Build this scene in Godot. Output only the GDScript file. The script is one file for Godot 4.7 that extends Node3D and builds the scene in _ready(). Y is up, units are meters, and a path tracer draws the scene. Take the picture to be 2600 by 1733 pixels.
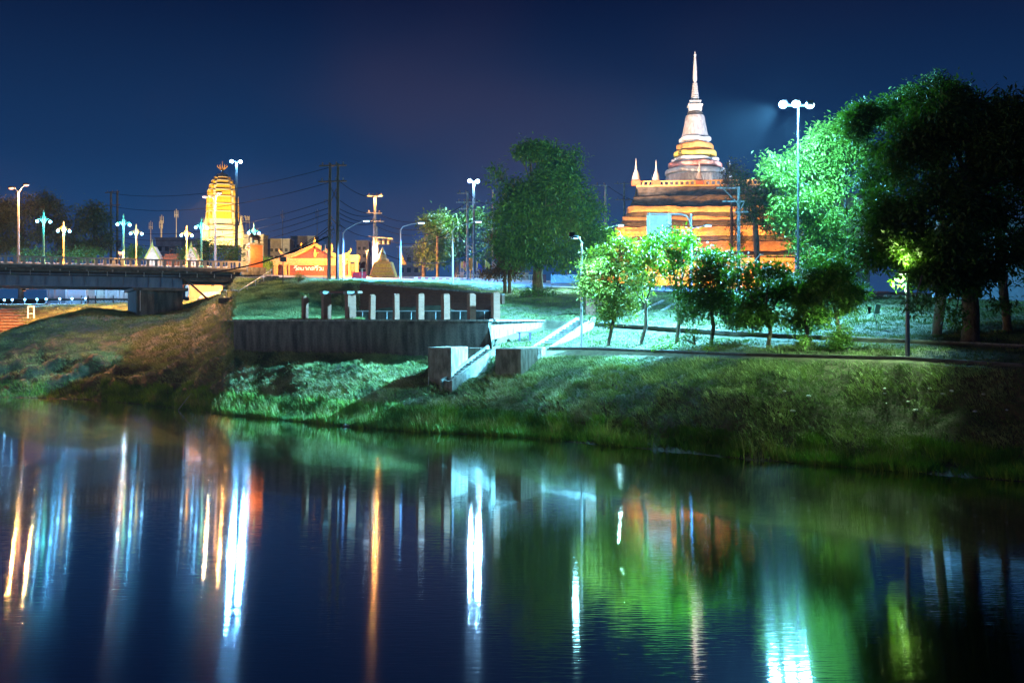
extends Node3D
# A night river bank: bridge, temple tower and stupa, lit trees, dark water.
# x right, y up, the camera looks along -z from 6.8 m above the water. px() turns a place seen in the photograph and a distance into a point.
const F := 2528.0
const HZ := 815.0
const EYE := 6.8

func px(x: float, y: float, d: float) -> Vector3:
	return Vector3((x - 1300.0) * d / F, EYE + (HZ - y) * d / F, -d)

# ---------------------------------------------------------------- mesh builder
class MB:
	var v := PackedVector3Array()
	var n := PackedVector3Array()
	var c := PackedColorArray()
	var col := Color(1, 1, 1)
	func tri(a: Vector3, b: Vector3, d: Vector3) -> void:
		var q := (d - a).cross(b - a).normalized()
		v.append(a); v.append(b); v.append(d)
		n.append(q); n.append(q); n.append(q)
		c.append(col); c.append(col); c.append(col)
	func trio(a: Vector3, b: Vector3, d: Vector3, out_from: Vector3) -> void:
		if (d - a).cross(b - a).dot((a + b + d) / 3.0 - out_from) < 0.0:
			tri(a, d, b)
		else:
			tri(a, b, d)
	func trin(a: Vector3, b: Vector3, d: Vector3, na: Vector3, nb: Vector3, nd: Vector3) -> void:
		if (d - a).cross(b - a).dot(na + nb + nd) < 0.0:
			v.append(a); v.append(d); v.append(b)
			n.append(na); n.append(nd); n.append(nb)
		else:
			v.append(a); v.append(b); v.append(d)
			n.append(na); n.append(nb); n.append(nd)
		c.append(col); c.append(col); c.append(col)
	func quado(a: Vector3, b: Vector3, d: Vector3, e: Vector3, o: Vector3) -> void:
		trio(a, b, d, o)
		trio(a, d, e, o)
	# eight corners: four below, four above, in the same turn
	func hexa(p: Array) -> void:
		var o := Vector3.ZERO
		for q in p:
			o += q / 8.0
		quado(p[0], p[1], p[2], p[3], o)
		quado(p[4], p[5], p[6], p[7], o)
		for i in 4:
			var j := (i + 1) % 4
			quado(p[i], p[j], p[4 + j], p[4 + i], o)
	func box(at: Vector3, size: Vector3, b := Basis()) -> void:
		var h := size / 2.0
		hexa([at + b * Vector3(-h.x, -h.y, -h.z), at + b * Vector3(h.x, -h.y, -h.z), at + b * Vector3(h.x, -h.y, h.z), at + b * Vector3(-h.x, -h.y, h.z),
			at + b * Vector3(-h.x, h.y, -h.z), at + b * Vector3(h.x, h.y, -h.z), at + b * Vector3(h.x, h.y, h.z), at + b * Vector3(-h.x, h.y, h.z)])
	# a box with bevelled upright edges and top edges
	func bevel(at: Vector3, size: Vector3, r: float, b := Basis()) -> void:
		var h := size / 2.0
		var ring := func(x, z, y, k): return [Vector3(-x + k, y, -z), Vector3(x - k, y, -z), Vector3(x, y, -z + k), Vector3(x, y, z - k), Vector3(x - k, y, z), Vector3(-x + k, y, z), Vector3(-x, y, z - k), Vector3(-x, y, -z + k)]
		var rs := [ring.call(h.x, h.z, -h.y, r), ring.call(h.x, h.z, h.y - r, r), ring.call(h.x - r, h.z - r, h.y, r)]
		for k in 2:
			for i in 8:
				var j := (i + 1) % 8
				quado(at + b * rs[k][i], at + b * rs[k][j], at + b * rs[k + 1][j], at + b * rs[k + 1][i], at)
		for i in range(1, 7):
			trio(at + b * rs[2][0], at + b * rs[2][i], at + b * rs[2][i + 1], at)
	# a beam of w x h between two points
	func beam(a: Vector3, d: Vector3, w: float, h: float, up := Vector3.UP) -> void:
		var z := (d - a).normalized()
		var x := up.cross(z).normalized()
		var y := z.cross(x)
		box((a + d) / 2.0, Vector3(w, h, a.distance_to(d)), Basis(x, y, z))
	func tube(p: Array, r: Array, sides := 8, capped := true) -> void:
		var rings := []
		var norms := []
		var x := Vector3.ZERO
		for i in p.size():
			var t: Vector3 = (p[mini(i + 1, p.size() - 1)] - p[maxi(i - 1, 0)]).normalized()
			if i == 0:
				x = t.cross(Vector3.UP if absf(t.y) < 0.9 else Vector3.RIGHT).normalized()
			else:
				x = (x - t * x.dot(t)).normalized()
			var y := t.cross(x)
			var ring := []
			var nn := []
			for k in sides:
				var a := TAU * k / sides
				var q := x * cos(a) + y * sin(a)
				nn.append(q)
				ring.append(p[i] + q * r[i])
			rings.append(ring)
			norms.append(nn)
		for i in p.size() - 1:
			for k in sides:
				var j := (k + 1) % sides
				trin(rings[i][k], rings[i][j], rings[i + 1][j], norms[i][k], norms[i][j], norms[i + 1][j])
				trin(rings[i][k], rings[i + 1][j], rings[i + 1][k], norms[i][k], norms[i + 1][j], norms[i + 1][k])
		if capped:
			for e in [0, p.size() - 1]:
				var o: Vector3 = p[p.size() / 2] if p.size() > 2 else (p[0] + p[1]) / 2.0
				for k in range(1, sides - 1):
					trio(rings[e][0], rings[e][k], rings[e][k + 1], o)
	func rod(a: Vector3, d: Vector3, r0: float, r1 := -1.0, sides := 8) -> void:
		tube([a, d], [r0, r0 if r1 < 0 else r1], sides)
	# profile: [radius, height] from below; sides below 12 give flat faces
	func lathe(at: Vector3, prof: Array, sides := 24, b := Basis(), turn := 0.0) -> void:
		for i in prof.size() - 1:
			var p0: Array = prof[i]
			var p1: Array = prof[i + 1]
			if absf(p0[0] - p1[0]) + absf(p0[1] - p1[1]) < 1e-5:
				continue
			var sl := Vector2(p1[1] - p0[1], p0[0] - p1[0]).normalized()
			for k in sides:
				var a := TAU * (k + turn) / sides
				var e := TAU * (k + 1 + turn) / sides
				var m := (a + e) / 2.0
				var q0 := at + b * Vector3(cos(a) * p0[0], p0[1], sin(a) * p0[0])
				var q1 := at + b * Vector3(cos(e) * p0[0], p0[1], sin(e) * p0[0])
				var q2 := at + b * Vector3(cos(e) * p1[0], p1[1], sin(e) * p1[0])
				var q3 := at + b * Vector3(cos(a) * p1[0], p1[1], sin(a) * p1[0])
				var na := b * Vector3(cos(a) * sl.x, sl.y, sin(a) * sl.x)
				var ne := b * Vector3(cos(e) * sl.x, sl.y, sin(e) * sl.x)
				if sides < 12:
					na = b * Vector3(cos(m) * sl.x, sl.y, sin(m) * sl.x)
					ne = na
				if p0[0] > 1e-5:
					trin(q0, q1, q2, na, ne, ne)
				if p1[0] > 1e-5:
					trin(q0, q2, q3, na, ne, na)
	func ball(at: Vector3, r: Vector3, b := Basis(), sides := 14, rows := 8) -> void:
		var pt := func(i, k):
			var a: float = PI * i / rows
			var e: float = TAU * k / sides
			return Vector3(sin(a) * cos(e), cos(a), sin(a) * sin(e))
		for i in rows:
			for k in sides:
				var q := [pt.call(i, k), pt.call(i, k + 1), pt.call(i + 1, k + 1), pt.call(i + 1, k)]
				var w := []
				var m := []
				for s in q:
					w.append(at + b * (s * r))
					m.append((b * (s / r)).normalized())
				if i > 0:
					trin(w[0], w[1], w[2], m[0], m[1], m[2])
				if i < rows - 1:
					trin(w[0], w[2], w[3], m[0], m[2], m[3])
	# a flat outline (2D, in the plane of x and y of b) pushed out by depth along b.z, centred
	func plate(at: Vector3, outline: Array, depth: float, b := Basis()) -> void:
		var pk := PackedVector2Array(outline)
		var ids := Geometry2D.triangulate_polygon(pk)
		var z := b.z * depth / 2.0
		for i in range(0, ids.size(), 3):
			var t := []
			for k in 3:
				t.append(at + b.x * pk[ids[i + k]].x + b.y * pk[ids[i + k]].y)
			trio(t[0] + z, t[1] + z, t[2] + z, t[0] - z)
			trio(t[0] - z, t[1] - z, t[2] - z, t[0] + z)
		var area := 0.0
		for i in pk.size():
			area += pk[i].cross(pk[(i + 1) % pk.size()])
		for i in pk.size():
			var p := pk[i]
			var q := pk[(i + 1) % pk.size()]
			var out2 := Vector2(q.y - p.y, p.x - q.x) * signf(area)
			var a := at + b.x * p.x + b.y * p.y
			var e := at + b.x * q.x + b.y * q.y
			var o := (a + e) / 2.0 - (b.x * out2.x + b.y * out2.y)
			quado(a - z, e - z, e + z, a + z, o)
	func mesh(org := Vector3.ZERO) -> ArrayMesh:
		var a := []
		a.resize(Mesh.ARRAY_MAX)
		if org != Vector3.ZERO:
			for i in v.size():
				v[i] -= org
		a[Mesh.ARRAY_VERTEX] = v
		a[Mesh.ARRAY_NORMAL] = n
		a[Mesh.ARRAY_COLOR] = c
		var m := ArrayMesh.new()
		m.add_surface_from_arrays(Mesh.PRIMITIVE_TRIANGLES, a)
		return m

# ---------------------------------------------------------------- things and parts
var taken := {}
func numbered(called: String) -> String:
	taken[called] = taken.get(called, -1) + 1
	return called if taken[called] == 0 else "%s_%03d" % [called, taken[called]]

func tag(o: Node, label: String, category: String, group := "") -> void:
	o.set_meta("label", label)
	o.set_meta("category", category)
	if group:
		o.set_meta("group", group)

# a Node3D at the thing's base; geometry of its parts is given in world places
func thing(called: String, label: String, category: String, at: Vector3, group := "") -> Node3D:
	var o := Node3D.new()
	o.name = numbered(called)
	add_child(o)
	o.position = at
	tag(o, label, category, group)
	return o

func org_of(o: Node) -> Vector3:
	var s := Vector3.ZERO
	while o is Node3D and o != self:
		s += o.position
		o = o.get_parent()
	return s

func part(parent: Node, called: String, mb: MB, m: Material) -> MeshInstance3D:
	var o := MeshInstance3D.new()
	o.name = called
	o.mesh = mb.mesh(org_of(parent))
	o.material_override = m
	parent.add_child(o, true)
	return o

# a part that shares a mesh made round its own origin
func piece(parent: Node, called: String, mesh: Mesh, m: Material, at: Vector3, b := Basis()) -> MeshInstance3D:
	var o := MeshInstance3D.new()
	o.name = called
	o.mesh = mesh
	o.material_override = m
	parent.add_child(o, true)
	o.transform = Transform3D(b, at - org_of(parent))
	return o

func single(called: String, mb: MB, m: Material, label: String, category: String, at: Vector3, group := "") -> MeshInstance3D:
	var o := MeshInstance3D.new()
	o.name = numbered(called)
	o.mesh = mb.mesh(at)
	o.material_override = m
	add_child(o)
	o.position = at
	tag(o, label, category, group)
	return o

func structure(called: String, mb: MB, m: Material) -> MeshInstance3D:
	var o := MeshInstance3D.new()
	o.name = numbered(called)
	o.mesh = mb.mesh()
	o.material_override = m
	o.set_meta("kind", "structure")
	add_child(o)
	return o

func copy(o: Node3D, at: Vector3, label: String, turn := 0.0) -> Node3D:
	var c: Node3D = o.duplicate()
	c.name = numbered(str(o.name))
	add_child(c)
	c.position = at
	c.rotation.y = turn
	c.set_meta("label", label)
	return c

# ---------------------------------------------------------------- lights
func omni(parent: Node, at: Vector3, col: Color, e: float, size := 0.15) -> OmniLight3D:
	var l := OmniLight3D.new()
	l.name = "light"
	l.light_color = col
	l.light_energy = e
	l.light_size = size
	l.omni_range = 300
	l.omni_attenuation = 2
	l.shadow_enabled = true
	parent.add_child(l, true)
	l.position = at - org_of(parent)
	return l

func spot(parent: Node, at: Vector3, to: Vector3, col: Color, e: float, angle: float, size := 0.25, soft := 0.6) -> SpotLight3D:
	var l := SpotLight3D.new()
	l.name = "light"
	l.light_color = col
	l.light_energy = e
	l.light_size = size
	l.spot_range = 300
	l.spot_attenuation = 2
	l.spot_angle = angle
	l.spot_angle_attenuation = soft
	l.shadow_enabled = true
	parent.add_child(l, true)
	l.position = at - org_of(parent)
	var d := (to - at).normalized()
	l.basis = Basis.looking_at(d, Vector3.UP if absf(d.y) < 0.95 else Vector3.RIGHT)
	return l

func area(parent: Node, at: Vector3, to: Vector3, col: Color, e: float, w: float, h: float) -> void:
	var l := AreaLight3D.new()
	l.name = "light"
	l.light_color = col
	l.light_energy = e
	l.area_size = Vector2(w, h)
	l.area_range = 300
	l.area_attenuation = 2
	l.shadow_enabled = true
	parent.add_child(l, true)
	l.position = at - org_of(parent)
	l.basis = Basis.looking_at((to - at).normalized(), Vector3.UP if absf((to - at).normalized().y) < 0.95 else Vector3.RIGHT)

# ---------------------------------------------------------------- materials
var M := {}
func lin(r: float, g: float, b: float) -> Color:
	return Color(r, g, b).linear_to_srgb()

func mat(r: float, g: float, b: float, rough := 0.85, metal := 0.0) -> StandardMaterial3D:
	var m := StandardMaterial3D.new()
	m.albedo_color = lin(r, g, b)
	m.roughness = rough
	m.metallic = metal
	return m

func noise_image(seed_: int, freq: float, size := 256, octaves := 4, stretch := 1.0) -> Image:
	var f := FastNoiseLite.new()
	f.seed = seed_
	f.frequency = freq
	f.fractal_octaves = octaves
	f.fractal_gain = 0.55
	if stretch == 1.0:
		return f.get_seamless_image(size, size)
	var im := f.get_seamless_image(size, int(size * stretch))
	im.resize(size, size, Image.INTERPOLATE_CUBIC)
	return im

# a material that drifts between two colours in patches, with a finer grain over it
func rough_mat(c0: Vector3, c1: Vector3, scale: float, seed_: int, rough := 0.9, stretch := 1.0, bump := 0.0, freq := 0.02) -> StandardMaterial3D:
	var a := noise_image(seed_, freq, 256, 4, stretch)
	var b := noise_image(seed_ + 7, 0.12, 256, 3)
	var im := Image.create(256, 256, false, Image.FORMAT_RGB8)
	for y in 256:
		for x in 256:
			var t := clampf((a.get_pixel(x, y).r - 0.5) * 1.5 + 0.5 + (b.get_pixel(x, y).r - 0.5) * 0.7, 0, 1)
			var k := c0.lerp(c1, t)
			im.set_pixel(x, y, lin(k.x, k.y, k.z))
	var m := StandardMaterial3D.new()
	m.albedo_texture = ImageTexture.create_from_image(im)
	m.roughness = rough
	m.uv1_triplanar = true
	m.uv1_world_triplanar = true
	m.uv1_scale = Vector3.ONE * scale
	if bump > 0.0:
		m.heightmap_enabled = true
		m.heightmap_texture = ImageTexture.create_from_image(b)
		m.heightmap_scale = bump
	return m

func brick_mat(c0: Vector3, c1: Vector3, mortar: Vector3, scale: float, seed_: int) -> StandardMaterial3D:
	var im := Image.create(256, 256, false, Image.FORMAT_RGB8)
	var hm := Image.create(256, 256, false, Image.FORMAT_L8)
	var a := noise_image(seed_, 0.03)
	var rng := RandomNumberGenerator.new()
	rng.seed = seed_
	var tone := []
	for i in 256:
		tone.append(rng.randf())
	for y in 256:
		var row := y / 16
		for x in 256:
			var xx := (x + (16 if row % 2 else 0)) % 256
			var joint := (y % 16) < 3 or (xx % 32) < 2
			var t: float = clampf(tone[(row * 8 + xx / 32) % 256] * 0.6 + a.get_pixel(x, y).r * 0.5, 0, 1)
			var k := c0.lerp(c1, t)
			if joint:
				k = mortar
			im.set_pixel(x, y, lin(k.x, k.y, k.z))
			hm.set_pixel(x, y, Color.BLACK if joint else Color.WHITE)
	var m := StandardMaterial3D.new()
	m.albedo_texture = ImageTexture.create_from_image(im)
	m.roughness = 0.9
	m.uv1_triplanar = true
	m.uv1_world_triplanar = true
	m.uv1_scale = Vector3.ONE * scale
	m.heightmap_enabled = true
	m.heightmap_texture = ImageTexture.create_from_image(hm)
	m.heightmap_scale = 1.0
	return m

func glow(r: float, g: float, b: float, e: float) -> StandardMaterial3D:
	var m := StandardMaterial3D.new()
	m.albedo_color = Color(0.9, 0.9, 0.9)
	m.emission_enabled = true
	m.emission = lin(r, g, b)
	m.emission_energy_multiplier = e
	return m

func leaf_mat(back: Color, rough := 0.5) -> StandardMaterial3D:
	var m := StandardMaterial3D.new()
	m.albedo_color = Color(1, 1, 1)
	m.vertex_color_use_as_albedo = true
	m.roughness = rough
	m.cull_mode = BaseMaterial3D.CULL_DISABLED
	m.backlight_enabled = true
	m.backlight = back
	return m

func materials() -> void:
	M.concrete = rough_mat(Vector3(0.09, 0.088, 0.08), Vector3(0.33, 0.33, 0.31), 0.45, 1, 0.9, 0.35)
	M.stained = rough_mat(Vector3(0.02, 0.021, 0.022), Vector3(0.15, 0.14, 0.125), 0.22, 3, 0.9, 0.16)
	M.dark_concrete = rough_mat(Vector3(0.05, 0.05, 0.05), Vector3(0.14, 0.135, 0.13), 0.3, 5)
	M.rail = rough_mat(Vector3(0.22, 0.215, 0.21), Vector3(0.36, 0.35, 0.34), 0.5, 6)
	M.brick = brick_mat(Vector3(0.16, 0.045, 0.024), Vector3(0.28, 0.105, 0.06), Vector3(0.16, 0.12, 0.095), 0.6, 2)
	M.old_brick = brick_mat(Vector3(0.12, 0.045, 0.03), Vector3(0.24, 0.1, 0.06), Vector3(0.1, 0.08, 0.07), 0.5, 4)
	M.chedi_brick = brick_mat(Vector3(0.33, 0.16, 0.07), Vector3(0.55, 0.32, 0.16), Vector3(0.2, 0.12, 0.07), 0.3, 9)
	M.mossy = rough_mat(Vector3(0.025, 0.025, 0.022), Vector3(0.1, 0.085, 0.075), 0.15, 12, 0.95, 2.5)
	M.plaster = rough_mat(Vector3(0.5, 0.48, 0.45), Vector3(0.74, 0.72, 0.68), 0.2, 13)
	M.asphalt = rough_mat(Vector3(0.05, 0.05, 0.052), Vector3(0.085, 0.085, 0.085), 0.4, 14, 0.75)
	M.soil = rough_mat(Vector3(0.035, 0.03, 0.016), Vector3(0.1, 0.085, 0.045), 0.22, 15, 0.95, 1.0, 4.0)
	M.lawn = rough_mat(Vector3(0.04, 0.07, 0.02), Vector3(0.13, 0.15, 0.05), 0.18, 16, 0.95, 1.0, 3.0)
	M.mud = rough_mat(Vector3(0.03, 0.024, 0.016), Vector3(0.07, 0.055, 0.04), 0.3, 17, 0.7)
	M.bark = rough_mat(Vector3(0.05, 0.035, 0.022), Vector3(0.16, 0.12, 0.085), 0.9, 18, 0.95, 0.25, 1.5)
	M.pale_bark = rough_mat(Vector3(0.2, 0.18, 0.15), Vector3(0.42, 0.4, 0.36), 0.9, 19, 0.95, 0.3)
	M.steel = rough_mat(Vector3(0.08, 0.13, 0.22), Vector3(0.14, 0.2, 0.32), 0.25, 20, 0.5, 0.3)
	M.dark_metal = mat(0.03, 0.03, 0.034, 0.5, 0.3)
	M.galv = mat(0.4, 0.41, 0.43, 0.4, 0.5)
	M.black = mat(0.012, 0.012, 0.014, 0.6)
	M.white = mat(0.75, 0.75, 0.75, 0.6)
	M.gold = rough_mat(Vector3(0.5, 0.27, 0.05), Vector3(0.75, 0.45, 0.1), 0.6, 21, 0.45)
	M.gold_paint = rough_mat(Vector3(0.62, 0.38, 0.03), Vector3(0.8, 0.55, 0.06), 0.5, 22, 0.5)
	M.cream = rough_mat(Vector3(0.6, 0.56, 0.45), Vector3(0.8, 0.76, 0.64), 0.3, 23)
	M.terracotta = rough_mat(Vector3(0.28, 0.08, 0.03), Vector3(0.42, 0.14, 0.06), 0.4, 24, 0.7)
	M.maroon = rough_mat(Vector3(0.17, 0.035, 0.02), Vector3(0.27, 0.07, 0.04), 0.4, 25, 0.7)
	M.ornate_green = mat(0.12, 0.35, 0.16, 0.5)
	M.white_glow = glow(0.75, 0.9, 1.0, 60.0)
	M.cyan_glow = glow(0.35, 0.75, 1.0, 14.0)
	M.sodium = glow(1.0, 0.27, 0.03, 2.0)
	M.leaf = leaf_mat(Color(0.75, 0.8, 0.3))
	M.grass = leaf_mat(Color(0.4, 0.5, 0.2), 0.8)

# ---------------------------------------------------------------- the ground
# Columns of the bank: where each runs in the photograph, and [height in it, distance] of the water's edge, the lip, the slope, the benches, the low walls, the verge and the road.
const BANK := [
	[-500, [[1003, 91], [998, 92.5], [975, 95], [955, 98], [935, 101], [925, 104], [920, 107], [922, 114], [922, 124], [922, 133], [778, 143]]],
	[0, [[1008, 89], [1001, 90.5], [955, 94], [915, 98], [880, 102], [858, 106], [847, 109], [848, 116], [850, 126], [850, 134], [775, 143]]],
	[130, [[1011, 87.5], [1003, 89], [955, 92.5], [915, 97], [868, 101.5], [830, 107], [806, 112], [808, 118], [812, 127], [815, 134], [775, 143]]],
	[230, [[1015, 86], [1006, 87], [962, 90], [918, 95], [868, 102], [815, 110], [786, 116], [783, 122], [784, 128], [785, 134], [772, 143]]],
	[340, [[1025, 82], [1015, 83.5], [970, 87], [930, 92], [890, 98], [850, 106], [815, 113], [796, 119], [793, 126], [792, 132], [768, 143]]],
	[480, [[1040, 76.4], [1030, 78], [978, 82], [935, 86], [892, 92], [860, 98], [830, 106], [792, 118], [776, 126], [771, 132], [764, 143]]],
	[560, [[1050, 73], [1040, 74.5], [985, 78], [930, 81.5], [893, 86], [850, 92], [810, 99], [768, 110], [756, 118], [750, 125], [745, 143]]],
	[594, [[1054, 72], [1044, 73.4], [987, 75.5], [925, 78.5], [882, 81], [840, 88], [800, 95], [757, 107], [735, 116], [712, 122], [700, 143]]],
	[602, [[1055, 71.7], [1045, 73.2], [987, 75.4], [931, 78.2], [890, 80.78], [811, 81.12], [808, 88], [768, 98], [730, 113], [706, 121], [698, 143]]],
	[760, [[1070, 67.4], [1060, 68.6], [985, 72], [934, 74.5], [895, 78.38], [811, 78.72], [808, 86], [765, 95], [718, 112], [708, 120], [699, 143]]],
	[915, [[1085, 63.7], [1070, 65], [985, 69], [936, 72], [898, 76.18], [812, 76.52], [810, 88], [809, 93], [720, 96], [712, 116], [702, 140]]],
	[1000, [[1092, 62], [1075, 63.5], [985, 68], [936, 71], [901, 75.03], [812, 75.37], [810, 88], [809, 91], [724, 94], [713, 115], [703, 138]]],
	[1130, [[1099, 60.5], [1083, 62], [995, 66], [946, 69], [904, 73.28], [812, 73.62], [811, 85], [810, 88], [733, 91], [716, 113], [704, 136]]],
	[1240, [[1104, 59.5], [1088, 61], [1005, 64.5], [966, 67], [901, 72.03], [813, 72.37], [812, 84], [808, 88], [762, 90.5], [722, 111], [707, 133]]],
	[1250, [[1104, 59.4], [1088, 61], [1005, 64], [965, 66], [892, 69.5], [884, 70.2], [880, 71.8], [812, 74], [762, 90.5], [722, 111], [708, 133]]],
	[1310, [[1108, 58.7], [1093, 60], [1012, 63], [966, 65.5], [905, 69], [884, 70], [862, 75.6], [812, 77.2], [762, 91], [728, 109], [711, 130]]],
	[1375, [[1114, 57.5], [1099, 58.7], [1018, 61], [967, 63.5], [908, 68.5], [884, 70], [838, 80.4], [811, 81.5], [762, 91.5], [732, 107], [713, 128]]],
	[1480, [[1124, 55.6], [1108, 56.6], [1015, 59], [955, 61.5], [903, 68], [885, 69], [838, 77], [818, 78.4], [756, 92], [736, 104], [716, 125]]],
	[1530, [[1129, 54.7], [1112, 55.8], [1020, 58], [960, 60.5], [905, 66.5], [886, 67.6], [838, 75.5], [822, 76.6], [762, 91], [740, 104], [718, 125]]],
	[1900, [[1165, 49], [1150, 49.8], [1085, 50.7], [1000, 52.2], [912, 57], [901, 57.8], [862, 63.5], [847, 64.4], [770, 85], [748, 100], [735, 125]]],
	[2305, [[1199, 44.8], [1182, 46], [1110, 48], [1025, 50], [922, 51.2], [911, 51.8], [876, 56], [866, 56.6], [775, 72], [755, 82], [742, 115]]],
	[2600, [[1222, 42.2], [1203, 43.2], [1135, 44.6], [1045, 46.2], [940, 47.3], [929, 47.9], [887, 52], [880, 52.5], [785, 66], [768, 76], [752, 110]]],
	[3100, [[1262, 38.5], [1240, 39.5], [1170, 41], [1070, 42.5], [955, 43.6], [942, 44.2], [900, 48], [892, 48.5], [795, 62], [775, 72], [760, 105]]],
]
const SUB := [2, 4, 10, 8, 8, 6, 8, 4, 10, 8, 4, 3, 2]
var cols := []          # the columns' places in the photograph
var grid := []          # grid[column][row]
var zone_of := []       # row -> which band of the profile
var lump := FastNoiseLite.new()

func bank_at(x: float, band: int) -> Vector2:
	var i := 0
	while i < BANK.size() - 2 and BANK[i + 1][0] < x:
		i += 1
	var t = (x - BANK[i][0]) / float(BANK[i + 1][0] - BANK[i][0])
	var a: Array = BANK[i][1][band]
	var b: Array = BANK[i + 1][1][band]
	return Vector2(lerpf(a[0], b[0], t), lerpf(a[1], b[1], t))

func band_point(x: float, band: int) -> Vector3:
	if band == 0:
		var w := band_point(x, 1)
		return Vector3(w.x * 0.88, -1.6, w.z * 0.88)
	if band <= 11:
		var q := bank_at(x, band - 1)
		var p := px(x, q.x, q.y)
		if band == 1:
			p.y = 0.02
		return p
	var d := 240.0 if band == 12 else 1200.0
	return Vector3((x - 1300.0) * d / F, 10.6, -d)

func make_ground() -> void:
	lump.seed = 5
	lump.frequency = 0.9
	lump.fractal_octaves = 3
	var fixed := []
	for b in BANK:
		fixed.append(float(b[0]))
	for i in fixed.size() - 1:
		var n := maxi(1, int((fixed[i + 1] - fixed[i]) / 14.0))
		for k in n:
			cols.append(lerpf(fixed[i], fixed[i + 1], float(k) / n))
	cols.append(3100.0)
	for x in cols:
		var line := []
		for band in 13:
			var a := band_point(x, band)
			var b := band_point(x, band + 1)
			for k in SUB[band]:
				var t = float(k) / SUB[band]
				var p := a.lerp(b, t)
				if band >= 1 and band <= 4:
					var big := lump.get_noise_2d(p.x * 0.25, p.z * 0.25)
					p.y += (big * 0.5 + lump.get_noise_2d(p.x, p.z) * 0.22) * (1.0 if x > 600 else 2.0) * minf(1.0, (band - 1) * 0.6 + t * 0.6) * (1.0 if band < 4 else 1.0 - t)
				elif band >= 8 and band <= 9:
					p.y += lump.get_noise_2d(p.x * 0.5, p.z * 0.5) * 0.25 * sin(t * PI)
				line.append(p)
				if grid.is_empty():
					zone_of.append(band)
		line.append(band_point(x, 13))
		grid.append(line)
	# one sheet in three covers: bank soil, lawn of the terraces, bare far ground
	var soil := MB.new()
	var rows: int = grid[0].size()
	var nrm := []
	for i in cols.size():
		var l := []
		for j in rows:
			var du: Vector3 = grid[mini(i + 1, cols.size() - 1)][j] - grid[maxi(i - 1, 0)][j]
			var dv: Vector3 = grid[i][mini(j + 1, rows - 1)] - grid[i][maxi(j - 1, 0)]
			var q := du.cross(dv).normalized()
			l.append(q if q.y > 0 else -q)
		nrm.append(l)
	for i in cols.size() - 1:
		for j in rows - 1:
			soil.trin(grid[i][j], grid[i + 1][j], grid[i + 1][j + 1], nrm[i][j], nrm[i + 1][j], nrm[i + 1][j + 1])
			soil.trin(grid[i][j], grid[i + 1][j + 1], grid[i][j + 1], nrm[i][j], nrm[i + 1][j + 1], nrm[i][j + 1])
	structure("river_bank", soil, M.soil)
	# far plain all round, a little lower
	var plain := MB.new()
	plain.quado(Vector3(-2500, 10.2, -2600), Vector3(2500, 10.2, -2600), Vector3(2500, 10.2, -150), Vector3(-2500, 10.2, -150), Vector3(0, -50, -900))
	structure("far_ground", plain, M.soil)
	# river
	var sheet := PlaneMesh.new()
	sheet.size = Vector2(700, 480)
	var river := MeshInstance3D.new()
	river.name = "river"
	river.mesh = sheet
	river.material_override = M.water
	river.set_meta("kind", "structure")
	add_child(river)
	river.position = Vector3(-50, 0, -180)
	# the bank that the camera stands on, beside the picture
	var near := MB.new()
	near.hexa([Vector3(6, -2, -1), Vector3(-100, -2, -70), Vector3(-160, -2, 20), Vector3(-30, -2, 90), Vector3(3, 4.9, 1.5), Vector3(-102, 4.9, -67), Vector3(-160, 4.9, 20), Vector3(-30, 4.9, 90)])
	structure("near_bank", near, M.soil)
	# road: a sheet over the road band, with kerb and markings
	var road := MB.new()
	var lift := Vector3(0, 0.06, 0)
	var kerb := MB.new()
	for i in cols.size() - 1:
		if cols[i] < 590 or cols[i] > 2250:
			continue
		var a0 := band_point(cols[i], 10)
		var a1 := band_point(cols[i + 1], 10)
		var b0 := band_point(cols[i], 11)
		var b1 := band_point(cols[i + 1], 11)
		road.trin(a0 + lift, a1 + lift, b1 + lift, Vector3.UP, Vector3.UP, Vector3.UP)
		road.trin(a0 + lift, b1 + lift, b0 + lift, Vector3.UP, Vector3.UP, Vector3.UP)
		kerb.hexa([a0 + Vector3(0, -.2, 0), a1 + Vector3(0, -.2, 0), a1 + Vector3(0, -.2, .35), a0 + Vector3(0, -.2, .35), a0 + Vector3(0, .2, 0), a1 + Vector3(0, .2, 0), a1 + Vector3(0, .2, .35), a0 + Vector3(0, .2, .35)])
	structure("road", road, M.asphalt)
	structure("kerb", kerb, M.concrete)

# height and place on the bank below a place in the photograph (bands 1..11)
func on_bank(x: float, y: float) -> Vector3:
	var i := 0
	while i < cols.size() - 2 and cols[i + 1] < x:
		i += 1
	var t: float = (x - cols[i]) / (cols[i + 1] - cols[i])
	var line := []
	for j in zone_of.size():
		line.append(grid[i][j].lerp(grid[i + 1][j], t))
	var best: Vector3 = line[0]
	for j in range(2, line.size() - 1):
		var ya = HZ - (line[j].y - EYE) * F / -line[j].z
		var yb = HZ - (line[j + 1].y - EYE) * F / -line[j + 1].z
		if ya >= y and yb <= y:
			return line[j].lerp(line[j + 1], (ya - y) / maxf(ya - yb, 1e-4))
	return best

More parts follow.
